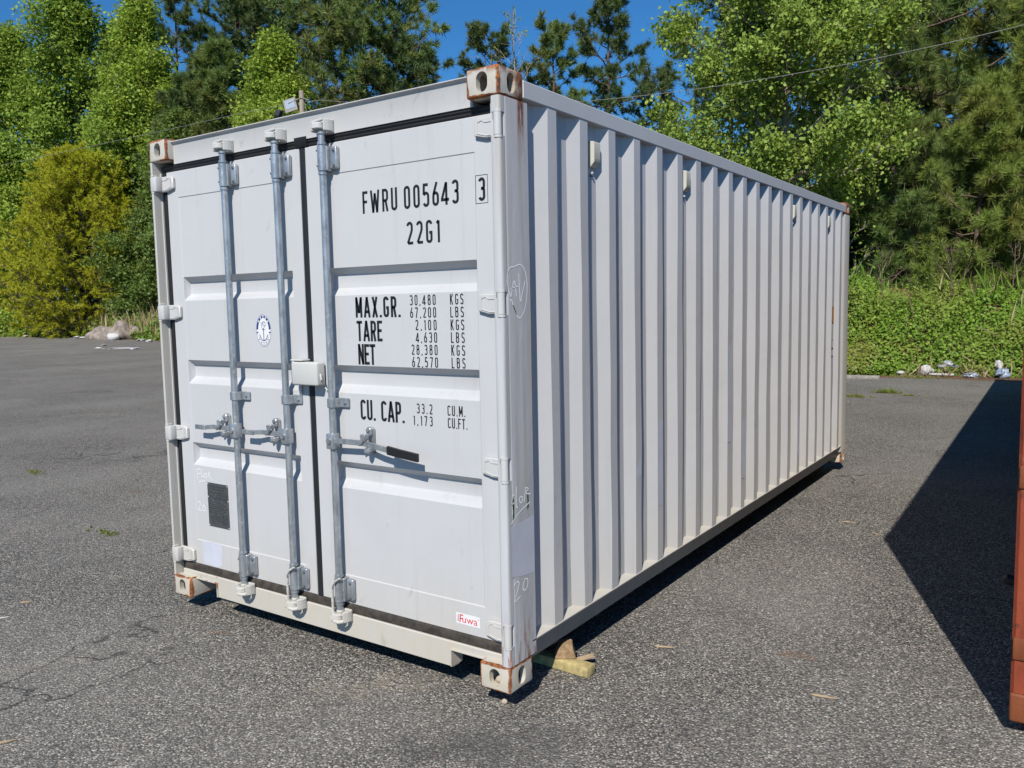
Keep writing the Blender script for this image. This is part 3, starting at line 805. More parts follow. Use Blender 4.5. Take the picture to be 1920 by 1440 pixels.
b = MB(); b.mi = 0; b.box((2.069, DY + .0001, .235), (2.202, DY + .0034 , .284))
b = MB(); b.mi = 0; b.poly([(2.069, LF, .235), (2.202, LF, .235), (2.202, LF, .284), (2.069, LF, .284)])
b.mi = 1; put_font(b, "uwa", 2.104, 2.188, .2425, .2655, LF - .0004)
b.ribbon([(2.090, .241), (2.094, .276), (2.109, .276)], .0055, lambda u, v: (u, LF - .0004, v)); b.ribbon([(2.092, .259), (2.105, .259)], .005, lambda u, v: (u, LF - .0005, v))
b.ribbon(earc(2.194, .271, .002, .002, 0, 360, 8), .0012, lambda u, v: (u, LF - .0004, v))
b.mi = 2; b.ribbon([(2.078, .244), (2.081, .277)], .0022, lambda u, v: (u, LF - .0004, v)); b.mi = 1; b.ribbon([(2.083, .244), (2.086, .277)], .0022, lambda u, v: (u, LF - .0004, v))
st = b.build("maker_sticker", [MT['stickerwhite'], MT['red'], MT['blue']], door_r, smooth=0)

# oval emblem with an anchor
b = MB(); cx, cz = .838, 1.540
T = lambda u, v: (cx + u, LY - .0003, cz + v); T2 = lambda u, v: (cx + u, LY - .0006, cz + v)
b.mi = 0; b.poly([(cx + .0605 * math.cos(2 * PI * k / 48), LY, cz + .0855 * math.sin(2 * PI * k / 48)) for k in range(48)])
b.mi = 1
b.ribbon(earc(0, 0, .0580, .0830, 0, 360, 48), .0022, T)
b.ribbon(earc(0, 0, .0490, .0715, 4, 176, 30), .0130, T)
for a in (-1, 1): b.ribbon(earc(0, 0, .0490, .0715, 90 + a * 95, 90 + a * 101, 3), .0125, T)
b.ribbon(earc(0, 0, .0415, .0640, 205, 335, 20), .0018, T); b.ribbon(earc(0, 0, .0530, .0770, 215, 325, 20), .0018, T)
for k in range(14):
    a = R(196 + k * 12.2)
    if k % 2 == 0: b.ribbon([(.0445 * math.cos(a), .0665 * math.sin(a)), (.0510 * math.cos(a), .0745 * math.sin(a))], .0035, T)
b.ribbon([(0, -.050), (0, .010)], .0050, T); b.ribbon([(-.012, .004), (.012, .004)], .003, T2)
b.ribbon([(-.030, -.022)] + earc(0, -.026, .027, .026, 190, 350, 10) + [(.030, -.022)], .0045, T2)
b.ribbon(earc(-.004, .022, .012, .013, 0, 360, 12), .0022, T); b.ribbon(earc(.006, .034, .014, .012, 30, 330, 12), .0018, T2); b.ribbon([(-.022, .044), (-.010, .036), (-.002, .046), (.012, .040), (.020, .026)], .0018, T2)
b.mi = 0
for a in (90, 66, 114, 42, 138):
    b.poly([(cx + .049 * math.cos(R(a)) + .0045 * math.cos(2 * PI * k / 8), LY - .0006, cz + .0715 * math.sin(R(a)) + .0055 * math.sin(2 * PI * k / 8)) for k in range(8)])
b.build("emblem", [MT['stickerwhite'], MT['blue']], door_l, smooth=0)

# approval plate
b = MB(); b.mi = 0; px0, px1, pz0, pz1 = .287, .473, .432, .684
b.box((px0, LY - .0012, pz0), (px1, LY + .0004, pz1), .0004)
b.mi = 1; yy = LY - .0018
put_font(b, "APPROVED FOR TRANSPORT", px0 + .028, px1 - .022, .660, .667, yy)
put_font(b, "UNDER CUSTOMS SEAL", px0 + .040, px1 - .034, .645, .652, yy)
rg = random.Random(8); z = .630
while z > .447:
    x = px0 + .008
    while x < px1 - .02:
        l_ = rg.uniform(.006, .030); 
        if rg.random() < .78: b.ribbon([(x, z), (min(x + l_, px1 - .008), z)], .0045, lambda u, v: (u, yy, v))
        x += l_ + .006
    z -= .0115
for a, c_ in (((px0 + .012, .600), (px1 - .01, .600)), ((px0 + .012, .540), (px1 - .012, .540)), ((px1 - .05, .54), (px1 - .05, .455))): b.ribbon([a, c_], .0014, lambda u, v: (u, yy - .0002, v))
b.mi = 2
for x, z in ((px0 + .006, .677), (px1 - .006, .677), (px0 + .006, .602), (px1 - .005, .592), (px0 + .006, .439), (px1 - .006, .439)): b.lump((x, LY - .001, z), .0048, .002, .0048, 1, 0, 1)
b.build("data_plate", [MT['plate'], MT['plateink'], MT['foam']], door_l)
b = MB(); b.poly([(.222, LF, .336), (.310, LF, .340), (.398, LF, .338), (.396, LF, .260), (.388, LF, .212), (.33, LF, .197), (.27, LF, .205), (.226, LF, .200), (.218, LF, .26)])
pt = b.build("touch_up_patch", MT['patch'], door_l); pt["label"] = "pale bluish square of touch up paint"

def chalk(strokes, to3d, wd, parent, name="chalk_writing", mat='chalk'):
    b = MB()
    for s_ in strokes:
        # smooth the hand-drawn polyline a little
        p = [Vector(q) for q in s_]
        for _ in range(2):
            if len(p) > 2:
                q = [p[0]]
                for a_, c_ in zip(p[:-1], p[1:]): q += [a_ * .75 + c_ * .25, a_ * .25 + c_ * .75]
                p = q + [p[-1]]
        b.ribbon([(v.x, v.y) for v in p], wd, to3d)
    return b.build(name, MT[mat], parent, smooth=0)
FL = lambda u, v: (u, LY, v)
chalk([[(.200, .690), (.198, .735), (.196, .752), (.232, .750)], [(.200, .722), (.228, .728)], [(.240, .752), (.238, .712), (.248, .708), (.262, .716)], [(.262, .728), (.270, .708), (.282, .708), (.290, .728), (.276, .734), (.262, .728)],
       [(.298, .712), (.304, .745)], [(.304, .742), (.318, .735), (.306, .726), (.326, .706)], [(.205, .676), (.268, .690)]], FL, .0030, door_l, mat='chalkfaint')
chalk([[(.188, .556), (.206, .566), (.216, .552), (.196, .520), (.184, .510), (.222, .512)], [(.240, .545), (.230, .525), (.242, .508), (.258, .520), (.256, .542), (.240, .545)]], FL, .0030, door_l, mat='chalkfaint')
SD = lambda u, v: (W + .0008, u, v)
chalk([[(.055, 1.66), (.085, 1.765), (.100, 1.680)], [(.060, 1.712), (.112, 1.722)], [(.118, 1.775), (.128, 1.650)], [(.128, 1.652), (.165, 1.745)],
       [(.10, 1.60), (.05, 1.69), (.030, 1.75), (.05, 1.80), (.09, 1.80), (.125, 1.815), (.165, 1.80), (.185, 1.73), (.170, 1.64), (.13, 1.585), (.10, 1.60), (.075, 1.645)]], SD, .0048, post_fr)
chalk([[(.040, .770), (.036, .85), (.060, .855)], [(.036, .815), (.056, .822)], [(.075, .885), (.066, .80), (.082, .795)], [(.092, .828), (.100, .808), (.116, .812), (.118, .835), (.100, .838), (.092, .828)], [(.130, .808), (.142, .872)], [(.142, .868), (.168, .862), (.140, .842), (.178, .835)], [(.030, .735), (.09, .775), (.175, .800)]], SD, .0050, post_fr)
chalk([[(.040, .462), (.060, .482), (.085, .470), (.062, .430), (.038, .392), (.060, .398), (.088, .408)], [(.118, .462), (.104, .440), (.120, .420), (.145, .435), (.148, .468), (.125, .475), (.118, .462)]], SD, .0050, post_fr)
for i, (y, z0, z1) in enumerate(((.048, .745, .845), (.158, .770, .875))):
    b = MB(); rg = random.Random(5 + i)
    b.poly([(W + .0006, y - .006, z0), (W + .0006, y + .006, z0 + .01)] + [(W + .0006, y + rg.uniform(.002, .007), z0 + (z1 - z0) * k / 5) for k in range(1, 5)] + [(W + .0006, y + .002, z1)] + [(W + .0006, y - rg.uniform(.002, .007), z1 - (z1 - z0) * k / 5) for k in range(1, 5)])
    b.build("paint_mark", MT['green'], post_fr, smooth=0)
b = MB(); b.poly([(W + .0005, .030, .505), (W + .0005, .120, .490), (W + .0005, .203, .483), (W + .0005, .203, .738), (W + .0005, .12, .728), (W + .0005, .028, .722)]); b.build("touch_up_patch", MT['patch'], post_fr, smooth=0)

# ropes tied between guide and cam on the second and third bars
def rope(X, label, seed):
    root = MB(); rg = random.Random(seed)
    path = [(X + .030, -.012, .338), (X + .012, -.018, .325), (X - .014, -.018, .298), (X - .024, -.010, .276), (X - .026, -.008, .24), (X - .025, -.009, .20), (X - .023, -.010, .165), (X - .022, -.016, .132)]
    path = [Vector(p) for p in path]; fine = []
    for a_, c_ in zip(path[:-1], path[1:]):
        for k in range(8): fine.append(a_.lerp(c_, k / 8))
    for st_ in (0, 2 * PI / 3, 4 * PI / 3):     # three twisted strands
        root.tube([(p.x + .0034 * math.cos(i * .9 + st_), p.y + .0034 * math.sin(i * .9 + st_), p.z) for i, p in enumerate(fine)], .0040, 6)
    loop = [(X + .026 * math.cos(a_), .008 + .028 * math.sin(a_), .150 + .004 * math.sin(3 * a_)) for a_ in [2 * PI * k / 20 for k in range(21)]]
    root.tube(loop, .0042, 6)
    root.lump((X - .026, -.018, .128), .012, .010, .012, seed, .25, 2, 3)
    o = root.build("rope", MT['rope'], None); o.location = (0, 0, CZ)
    return tag(o, label, "rope", "ropes tied on the locking rods")
rope(1.041, "twisted white rope tied to the locking rod left of the door gap", 3)
rope(1.371, "twisted white rope tied to the locking rod right of the door gap", 7)

# ------------------------------------------------------------------ the red container at the right edge
red_root = empty("shipping_container", (4.146, .925, .06), R(1.2))
tag(red_root, "rusty red container showing only its left front corner at the right edge", "shipping container")
RD = 13.716
frame_set(red_root, MT['redcast'], W, RD)
for x0, x1 in ((.001, .10), (W - .10, W - .001)):
    for y0, y1 in ((.006, .16), (RD - .16, RD - .006)):
        MB().prism([(x0, y0 + .012), (x0 + .012, y0), (x1 - .012, y0), (x1, y0 + .012), (x1, y1), (x0, y1)], 'z', .1185, H - .1185).build("corner_post", MT['redpaint'], red_root)
MB().box((.10, .03, 2.45), (W - .10, .09, 2.58), .004).build("door_header", MT['redpaint'], red_root)
MB().box((.10, .03, .03), (W - .10, .09, .15), .004).build("door_sill", MT['redpaint'], red_root)
MB().box((.05, .1, 2.545), (W - .05, RD - .05, 2.57)).build("roof_panel", MT['redpaint'], red_root)
for x0, x1 in ((W - .06, W - .002), (.002, .06)):
    MB().box((x0, .1785, 2.492), (x1, RD - .1785, 2.566), .004).build("top_rail", MT['redpaint'], red_root)
    MB().box((x0, .1785, .06), (x1, RD - .1785, .20), .004).build("bottom_rail", MT['redpaint'], red_root)
for s in (1, -1): side_panel(s, 46, RD - .26).build("side_panel", MT['redpaint'], red_root, smooth=20)
for x0, x1 in ((.105, W / 2 - .02), (W / 2 + .02, W - .105)):
    d_ = MB().box((x0, .055, .17), (x1, .09, 2.44), .004).build("door", MT['redpaint'], red_root)
    g_ = MB()
    for z in (.5, 1.2, 1.9): g_.box((x0 + .08, .049, z), (x1 - .08, .0545, z + .10), .002)
    g_.build("door_rib", MT['redpaint'], d_)
    MB().tube([((x0 + x1) / 2, .02, .16), ((x0 + x1) / 2, .02, 2.5)], .017, 12).build("locking_bar", MT['redpaint'], red_root)
for z in (.30, .98, 1.66, 2.33):
    MB().box((.004, -.004, z - .045), (.14, .05, z + .045), .008, 2).build("hinge", MT['redcast'], red_root)
MB().box((.06, .1, .12), (W - .06, RD - .08, .16)).build("floor", MT['dark'], red_root)
MB().box((.06, RD - .05, .1), (W - .06, RD - .02, 2.5)).build("end_wall", MT['redpaint'], red_root)
b = MB(); b.tube([(.012, .50, .42), (-.035, .50, .425), (-.048, .50, .41)], [.022, .024, .014], 14); b.build("bumper_stop", MT['grip'], red_root)

# timber that props the containers
def beam(name, lo, hi, mat, label, cat, group=None, rz=0, bev=.006):
    c = [(a + d_) / 2 for a, d_ in zip(lo, hi)]
    o = MB().box((lo[0] - c[0], lo[1] - c[1], 0), (hi[0] - c[0], hi[1] - c[1], hi[2] - lo[2]), bev, 2).build(name, MT[mat])
    o.location = (c[0], c[1], lo[2]); o.rotation_euler.z = rz
    return tag(o, label, cat, group)
beam("timber_beam", (1.20, .505, .0042), (2.505, .575, .054), 'yellowwood', "flaking yellow timber poking out from under the white container's near corner", "timber", rz=R(-3))
o = MB().prism([(-.052, 0), (.052, 0), (.038, .045), (.035, .068), (-.012, .071), (-.036, .045)], 'y', -.04, .04, .004).build("wood_block", MT['brownwood'])
o.location = (2.345, .535, .055); o.rotation_euler = (0, 0, R(32)); tag(o, "weathered brown wood block standing on the yellow timber", "wood block")
o = MB().box((-.045, -.016, 0), (.045, .016, .010), .002).build("wood_splinter", MT['palewood']); o.location = (2.42, .595, .036); o.rotation_euler = (.1, -.2, R(40)); tag(o, "thin wood offcut leaning behind the yellow timber", "wood scrap")
for x in (.3, 1.9):
    beam("timber_beam", (x, 5.55, .0042), (x + .16, 5.65, .155), 'brownwood', "dark timber block under the far end of the white container", "timber", "blocks under the far end")

# ------------------------------------------------------------------ ground
EDGE = [(60, 20.5), (30, 18.4), (12, 17.6), (3.1, 16.95), (1.8, 17.1), (.8, 16.6), (-3, 16.4), (-10, 18.0), (-24, 22.2), (-42.8, 26.9), (-58, 30.2), (-70, 29.9), (-110, 33)]
def edge_y(x):
    for (xa, ya), (xb, yb) in zip(EDGE[:-1], EDGE[1:]):
        if xb <= x <= xa: return ya + (yb - ya) * (x - xa) / (xb - xa)
    return EDGE[0][1] if x > EDGE[0][0] else EDGE[-1][1]
me = bpy.data.meshes.new("ground"); me.from_pydata([(-260, -120, 0), (200, -120, 0), (200, 260, 0), (-260, 260, 0)], [], [(0, 1, 2, 3)]); me.materials.append(MT['soil'])
g = bpy.data.objects.new("ground", me); S.collection.objects.link(g); g["kind"] = "structure"
rg = random.Random(11); top = []
x = 60.0
while x > -110:
    top.append((x, edge_y(x) + rg.uniform(-.10, .10) + .12 * math.sin(x * 1.7), .004)); x -= .35 if -6 < x < 10 else .9
me = bpy.data.meshes.new("asphalt")
vs = [(60, -90, .004), (-110, -90, .004)]; n = len(top)
vs = top + [(p[0], -90, .004) for p in top]
me.from_pydata(vs, [], [(i, i + 1, n + i + 1, n + i) for i in range(n - 1)]); me.materials.append(MT['asphalt'])
me.update()
if me.polygons[0].normal.z < 0: me.flip_normals()
g = bpy.data.objects.new("asphalt", me); S.collection.objects.link(g); g["kind"] = "structure"

# ------------------------------------------------------------------ foliage helpers (numpy)
def np_mesh(name, V, F, mat, parent=None, smooth=False):
    V = np.asarray(V, np.float32); F = np.asarray(F, np.int32); k = F.shape[1]
    me = bpy.data.meshes.new(name); me.vertices.add(len(V)); me.vertices.foreach_set("co", V.ravel())
    me.loops.add(F.size); me.loops.foreach_set("vertex_index", F.ravel())
    me.polygons.add(len(F)); me.polygons.foreach_set("loop_start", np.arange(0, F.size, k, dtype=np.int32)); me.polygons.foreach_set("loop_total", np.full(len(F), k, np.int32))
    if smooth: me.polygons.foreach_set("use_smooth", np.ones(len(F), bool))
    me.materials.append(mat); me.update(calc_edges=True)
    o = bpy.data.objects.new(name, me); S.collection.objects.link(o)
    if parent is not None: o.parent = parent
    return o
def unit(a): return a / (np.linalg.norm(a, axis=-1, keepdims=True) + 1e-9)
def leaf_geo(rng, C, size, up=.5, out=None, jitter=.55, aspect=.72):
    n = len(C); N = rng.normal(size=(n, 3)); N[:, 2] += up
    if out is not None: N += out
    N = unit(N); T = unit(np.cross(N, rng.normal(size=(n, 3)))); B = np.cross(N, T)
    L = (size * (1 + jitter * rng.uniform(-1, 1, n)))[:, None]; Wd = L * aspect
    V = np.stack([C - T * L / 2, C + B * Wd / 2 + N * L * .12 + T * L * .05, C + T * L / 2, C - B * Wd / 2 + N * L * .12 + T * L * .05], 1).reshape(-1, 3)
    return V, np.arange(4 * n).reshape(-1, 4)
def tuft_geo(rng, C, A, L, blades, width, spread=.8):
    """needle tufts: thin triangles fanning from C about axis A"""
    n = len(C); C = np.repeat(C, blades, 0); A = np.repeat(A, blades, 0)
    Dv = unit(A + spread * rng.normal(size=(n * blades, 3))); l = (L * np.repeat(rng.uniform(.55, 1.25, n), blades) * rng.uniform(.5, 1.1, n * blades))[:, None]
    P = unit(np.cross(Dv, rng.normal(size=Dv.shape))) * width / 2
    s0 = C + Dv * l * .10
    V = np.stack([s0 - P, s0 + P, C + Dv * l], 1).reshape(-1, 3)
    return V, np.arange(3 * n * blades).reshape(-1, 3)
class Wood:
    def __init__(s): s.V = []; s.F = []; s.n = 0
    def tube(s, P, r, k=6):
        P = np.asarray(P, float); m = len(P); d = np.gradient(P, axis=0); d = unit(d)
        ref = np.array([.31, .17, .93]) if abs(d[0][2]) < .9 else np.array([1., .1, 0])
        a = unit(np.cross(d, ref)); b = np.cross(d, a); th = np.linspace(0, 2 * PI, k, endpoint=False)
        ring = P[:, None] + (a[:, None] * np.cos(th)[None, :, None] + b[:, None] * np.sin(th)[None, :, None]) * np.asarray(r)[:, None, None]
        i, j = np.meshgrid(np.arange(m - 1), np.arange(k), indexing='ij')
        F = np.stack([i * k + j, i * k + (j + 1) % k, (i + 1) * k + (j + 1) % k, (i + 1) * k + j], -1).reshape(-1, 4) + s.n
        s.V.append(ring.reshape(-1, 3)); s.F.append(F); s.n += m * k
    def build(s, name, mat, parent):
        return np_mesh(name, np.concatenate(s.V), np.concatenate(s.F), mat, parent, True)

def tree_data(seed, Ht, Rc, base, style, limbs, twigs, anchors, shape, r0=None, lean=.03, fill=1.0):
    """returns wood, anchor points and their directions"""
    rng = np.random.default_rng(seed); wd = Wood()
    n = 12; tt = np.linspace(0, 1, n); wob = np.cumsum(rng.normal(0, lean, (n, 2)), 0) * Ht / n * 2; wob -= wob[0]
    T = np.column_stack([wob, tt * Ht]); r0 = r0 or Ht * .013
    wd.tube(T, r0 * (1 - tt * .93) + .006, 9)
    def at(u): return np.array([np.interp(u, tt, T[:, k]) for k in range(3)])
    A = []; AD = []
    for i in range(limbs):
        u = base + (.985 - base) * ((i + rng.uniform(-.4, .4)) / limbs); u = min(max(u, base), .985)
        q = (u - base) / (1 - base); az = i * 2.399 + rng.normal(0, .35)
        ln = Rc * shape(q) * (rng.uniform(.92, 1.03) if style == 'dome' else rng.uniform(.55, 1.18)) + .15
        if style == 'pine': el = R(-12 + 62 * q ** 1.6 + rng.normal(0, 9)); curve = .16
        elif style == 'dome': el = R(8 + 72 * q ** 1.3 + rng.normal(0, 8)); curve = .08
        else: el = R(22 + 50 * q + rng.normal(0, 9)); curve = .10
        d = np.array([math.cos(az) * math.cos(el), math.sin(az) * math.cos(el), math.sin(el)])
        s_ = np.linspace(0, 1, 6); P0 = at(u)
        P = P0 + d * (s_ * ln)[:, None]; P[:, 2] += curve * ln * s_ ** 2
        P[1:] += np.cumsum(rng.normal(0, ln * (.05 if style == 'dec' else .025), (5, 3)), 0)
        rb = max(r0 * (1 - u * .9) * .52, .014) * min(1, ln / 1.5 + .3)
        wd.tube(P, rb * (1 - s_ * .85) + .004, 5)
        for j in range(twigs):
            sj = rng.uniform(.22, 1.0) ** .8; p = np.array([np.interp(sj, s_, P[:, k]) for k in range(3)])
            dt = unit(P[-1] - P[0]) * .7 + rng.normal(0, .65, 3); dt[2] += .22 if style != 'dome' else .05
            dt = unit(dt); lt = (.34 * ln * (1.15 - sj) + .10 * Rc) * rng.uniform(.6, 1.2)
            Q = np.stack([p, p + dt * lt * .5 + rng.normal(0, .04 * lt, 3), p + dt * lt + rng.normal(0, .05 * lt, 3) + np.array([0, 0, .08 * lt])])
            wd.tube(Q, [rb * .35 + .004, rb * .2 + .003, .003], 3)
            for s2 in rng.uniform(.3, 1.0, anchors): A.append(Q[0] + (Q[-1] - Q[0]) * s2); AD.append(dt)
    return rng, wd, np.array(A), np.array(AD)

sh_oval = lambda q: (math.sin(PI * min(1, .16 + .84 * q) ** .8) ** .7) * (1 - .12 * q)
sh_cone = lambda q: (1 - q) ** .75 * min(1, .45 + q * 4)
sh_pine = lambda q: min(1, .45 + 1.3 * q) * (1 - q) ** .55 * 1.15 if q < .999 else .05
sh_flat = lambda q: min(1, .5 + .8 * q) * (1 - q ** 3) ** .6
sh_dome = lambda q: math.sqrt(max(0, 1 - q * q)) * min(1, .62 + q * 2.5)

LM = dict(
    tulip=leaf_mat("fresh green leaves", (0.163, 0.271, 0.044), (0.318, 0.428, 0.065), (0.199, 0.292, 0.044), .42, .45),
    bright=leaf_mat("bright spring leaves", (0.202, 0.315, 0.042), (0.362, 0.462, 0.069), (0.269, 0.351, 0.050), .42, .5),
    gum=leaf_mat("star leaves", (0.181, 0.289, 0.052), (0.362, 0.462, 0.092), (0.215, 0.296, 0.055), .42, .8),
    under=leaf_mat("understory leaves", (0.079, 0.137, 0.031), (0.172, 0.252, 0.052), (0.122, 0.151, 0.043), .35, .6),
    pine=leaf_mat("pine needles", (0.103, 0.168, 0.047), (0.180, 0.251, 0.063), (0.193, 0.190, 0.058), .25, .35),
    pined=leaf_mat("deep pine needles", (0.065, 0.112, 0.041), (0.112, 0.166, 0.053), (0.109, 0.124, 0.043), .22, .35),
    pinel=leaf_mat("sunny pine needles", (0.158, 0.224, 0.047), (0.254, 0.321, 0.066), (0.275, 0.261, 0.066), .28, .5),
    cypress=leaf_mat("yellow green sprays", (.39, .42, .028), (.57, .56, .042), (.50, .46, .038), .45, .35),
    ivy=leaf_mat("ground cover leaves", (0.102, 0.202, 0.024), (0.240, 0.358, 0.046), (0.240, 0.246, 0.055), .38, .7),
    weeds=leaf_mat("weed leaves", (0.098, 0.190, 0.028), (0.201, 0.299, 0.044), (0.218, 0.207, 0.069), .35, .4),
    straw=leaf_mat("dry stalks", (.30, .22, .12), (.44, .35, .21), (.26, .20, .12), .2, .5),
    woods=leaf_mat("woodland leaves", (.028, .042, .016), (.062, .082, .026), (.045, .05, .022), .2, .12),
    grass=leaf_mat("grass blades", (.12, .17, .03), (.22, .25, .06), (.30, .25, .11), .3, 3),
)

def deciduous(name, loc, label, seed, Ht, Rc, base, leaf, size, mat, limbs=46, twigs=11, anchors=3, per=13, shape=sh_oval, group=None, rad=None, bark='bark_pale', r0=None, cat="tree"):
    root = empty(name, loc); tag(root, label, cat, group)
    rng, wd, A, AD = tree_data(seed, Ht, Rc, base, 'dec', limbs, twigs, anchors, shape, r0)
    wd.build("trunk", MT[bark], root)
    rad = rad or Rc * .068 + .12
    C = np.repeat(A, per, 0) + rng.normal(0, rad, (len(A) * per, 3)) * np.array([1, 1, .75])
    out = unit(C - np.array([0, 0, Ht * .5])) * .5
    V, F = leaf_geo(rng, C, size, .55, out)
    np_mesh("crown", V, F, LM[mat], root); return root
def pine(name, loc, label, seed, Ht, Rc, base, mat, limbs=44, twigs=9, anchors=3, blades=16, L=.36, width=.035, shape=sh_pine, group=None, up=.5, style='pine', bark='bark_pine', spread=.8, r0=None, cat="tree"):
    root = empty(name, loc); tag(root, label, cat, group)
    rng, wd, A, AD = tree_data(seed, Ht, Rc, base, style, limbs, twigs, anchors, shape, r0)
    wd.build("trunk", MT[bark], root)
    AX = unit(AD + np.array([0, 0, up]))
    V, F = tuft_geo(rng, A, AX, L, blades, width, spread)
    np_mesh("crown", V, F, LM[mat], root); return root
# ------------------------------------------------------------------ trees, left group beyond the lot
PG = "tall pines behind the lot"; DG = "leafy trees behind the lot"
deciduous("leafy_tree", (-75.2, 34.3, 0), "leafy green tree cut off by the left edge, lower than its taller neighbour", 1, 26.0, 7.1, 0.07, .5, 0.26, 'tulip', 41, 19, 4, 20, group=DG)
deciduous("leafy_tree", (-70.7, 37.9, 0), "tallest leafy green tree at the left, its top meeting the sky above the yellow shrub", 2, 31.0, 7.3, 0.10, .5, 0.27, 'tulip', 46, 19, 4, 20, group=DG)
deciduous("leafy_tree", (-71.4, 42.8, 0), "leafy tree half hidden behind the tallest one at the left", 3, 28.0, 6.8, 0.12, .5, 0.27, 'tulip', 34, 17, 4, 18, group=DG)
deciduous("leafy_tree", (-60.9, 38.1, 0), "bright spring green tree right of the tallest leafy one, with sky gaps in its crown", 4, 27.0, 6.3, 0.08, .5, 0.25, 'bright', 41, 19, 4, 22, group=DG)
deciduous("leafy_tree", (-80.5, 32.3, 0), "leafy tree outermost at the left edge of the lot", 5, 23.0, 6.3, 0.06, .5, 0.26, 'tulip', 34, 17, 4, 18, group=DG)
deciduous("leafy_tree", (-72.3, 32.0, 0), "low leafy tree at the left edge beside the yellow shrub", 6, 15.0, 5.4, 0.04, .5, 0.22, 'bright', 34, 17, 4, 18, group=DG)
deciduous("leafy_tree", (-62.0, 37.0, 0), "leafy tree rising directly behind the yellow green shrub", 7, 19.0, 6.3, 0.06, .5, 0.24, 'tulip', 35, 17, 4, 18, group=DG)
deciduous("leafy_tree", (-50.4, 34.2, 0), "dark leafy understory tree between yellow shrub and container", 8, 15.5, 4.7, 0.03, .5, 0.20, 'under', 35, 17, 4, 20, group=DG, bark='bark_dark')
deciduous("leafy_tree", (-53.2, 33.6, 0), "small dark understory tree at the right foot of the yellow shrub", 9, 10.0, 4.0, 0.02, .5, 0.19, 'under', 31, 15, 4, 20, group=DG, bark='bark_dark')
deciduous("leafy_tree", (-39.5, 34.9, 0), "small bright green tree behind the floodlight pole", 10, 19.0, 4.7, 0.15, .5, 0.18, 'bright', 35, 17, 4, 23, group=DG)
pine("pine_tree", (-66.8, 45.3, 0), "slender open pine showing its top between the leafy trees", 21, 32.0, 4.9, .45, 'pined', 42, 10, 5, 18, 0.67, 0.061, group=PG)
pine("pine_tree", (-58.2, 46.0, 0), "round topped dark pine against the sky, left one of the matching pair", 22, 28.6, 6.2, .42, 'pined', 63, 14, 5, 22, 0.65, 0.068, sh_flat, group=PG)
pine("pine_tree", (-54.2, 48.4, 0), "round topped dark pine against the sky, right one of the matching pair", 23, 28.4, 6.4, .42, 'pined', 63, 14, 5, 22, 0.65, 0.068, sh_flat, group=PG)
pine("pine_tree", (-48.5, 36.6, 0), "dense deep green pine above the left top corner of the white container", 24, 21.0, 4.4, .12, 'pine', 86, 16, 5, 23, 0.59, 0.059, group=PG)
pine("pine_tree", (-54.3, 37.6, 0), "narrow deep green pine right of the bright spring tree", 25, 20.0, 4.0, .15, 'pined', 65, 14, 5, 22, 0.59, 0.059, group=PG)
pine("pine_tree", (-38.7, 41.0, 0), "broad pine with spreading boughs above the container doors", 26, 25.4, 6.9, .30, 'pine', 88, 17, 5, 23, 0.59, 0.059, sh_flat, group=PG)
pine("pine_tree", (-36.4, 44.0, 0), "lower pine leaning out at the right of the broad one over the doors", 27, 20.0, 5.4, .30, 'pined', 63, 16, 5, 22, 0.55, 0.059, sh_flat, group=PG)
pine("yellow_shrub", (-61.0, 32.3, 0), "large dome shaped yellow green feathery shrub at the left of the lot", 31, 12.4, 6.4, .02, 'cypress', 260, 16, 6, 12, .38, .05, sh_dome, up=.05, style='dome', bark='bark_dark', spread=.75, cat="shrub")
# behind the container
pine("pine_tree", (-23.3, 36.1, 0), "small rounded pine showing over the container's near top corner, left of its twin", 41, 17.0, 2.7, .45, 'pined', 39, 13, 5, 18, 0.40, 0.043, sh_flat, group=PG)
pine("pine_tree", (-20.5, 37.9, 0), "narrow rounded pine just right of the container's near top corner", 42, 17.2, 2.3, .45, 'pine', 36, 13, 5, 18, 0.40, 0.043, sh_flat, group=PG)
pine("pine_tree", (-14.9, 34.5, 0), "tall open pine standing alone against the blue sky above the side wall", 43, 16.9, 2.9, .32, 'pined', 52, 13, 5, 18, 0.37, 0.037, group=PG)
pine("pine_tree", (-14.2, 37.9, 0), "lower dark pine at the right shoulder of the lone open one", 44, 13.4, 2.8, .2, 'pined', 46, 13, 5, 18, 0.37, 0.037, sh_flat, group=PG)
# a nearly bare sapling
root = empty("bare_sapling", (-21.3, 35.6, 0)); tag(root, "thin bare sapling with few buds poking above the rusty top corner", "sapling")
rng, wd, A, AD = tree_data(46, 17.6, 2.6, .5, 'dec', 26, 8, 2, sh_oval, .12); wd.build("trunk", MT['bark_pale'], root)
V, F = leaf_geo(rng, A, .11, .3); np_mesh("crown", V, F, LM['tulip'], root)
# right group
deciduous("sweetgum_tree", (-2.55, 20.9, 0), "bright star leaved tree with pale twisting limbs over the container's far end", 51, 11.8, 3.45, .36, .5, .104, 'gum', 50, 32, 4, 19, rad=.20, r0=.19)
pine("pine_tree", (-7.2, 29.2, 0), "pine peeking out behind the left side of the star leaved tree", 52, 14.0, 3.7, .3, 'pined', 52, 13, 5, 21, 0.40, 0.022, group=PG)
pine("pine_tree", (-3.6, 29.6, 0), "tall pine directly behind the star leaved tree", 53, 17.6, 3.9, .28, 'pine', 64, 16, 5, 22, 0.38, 0.020, sh_flat, group=PG)
pine("pine_tree", (-1.3, 26.0, 0), "pine with its grey trunk bare just beyond the container's far corner", 54, 16.6, 3.7, .26, 'pine', 73, 18, 5, 24, 0.37, 0.017, sh_flat, group=PG)
pine("pine_tree", (-.4, 30.0, 0), "tall pine second in the right hand row, behind the ivy bank", 55, 17.0, 3.7, .18, 'pine', 69, 16, 5, 22, 0.38, 0.020, sh_flat, group=PG)
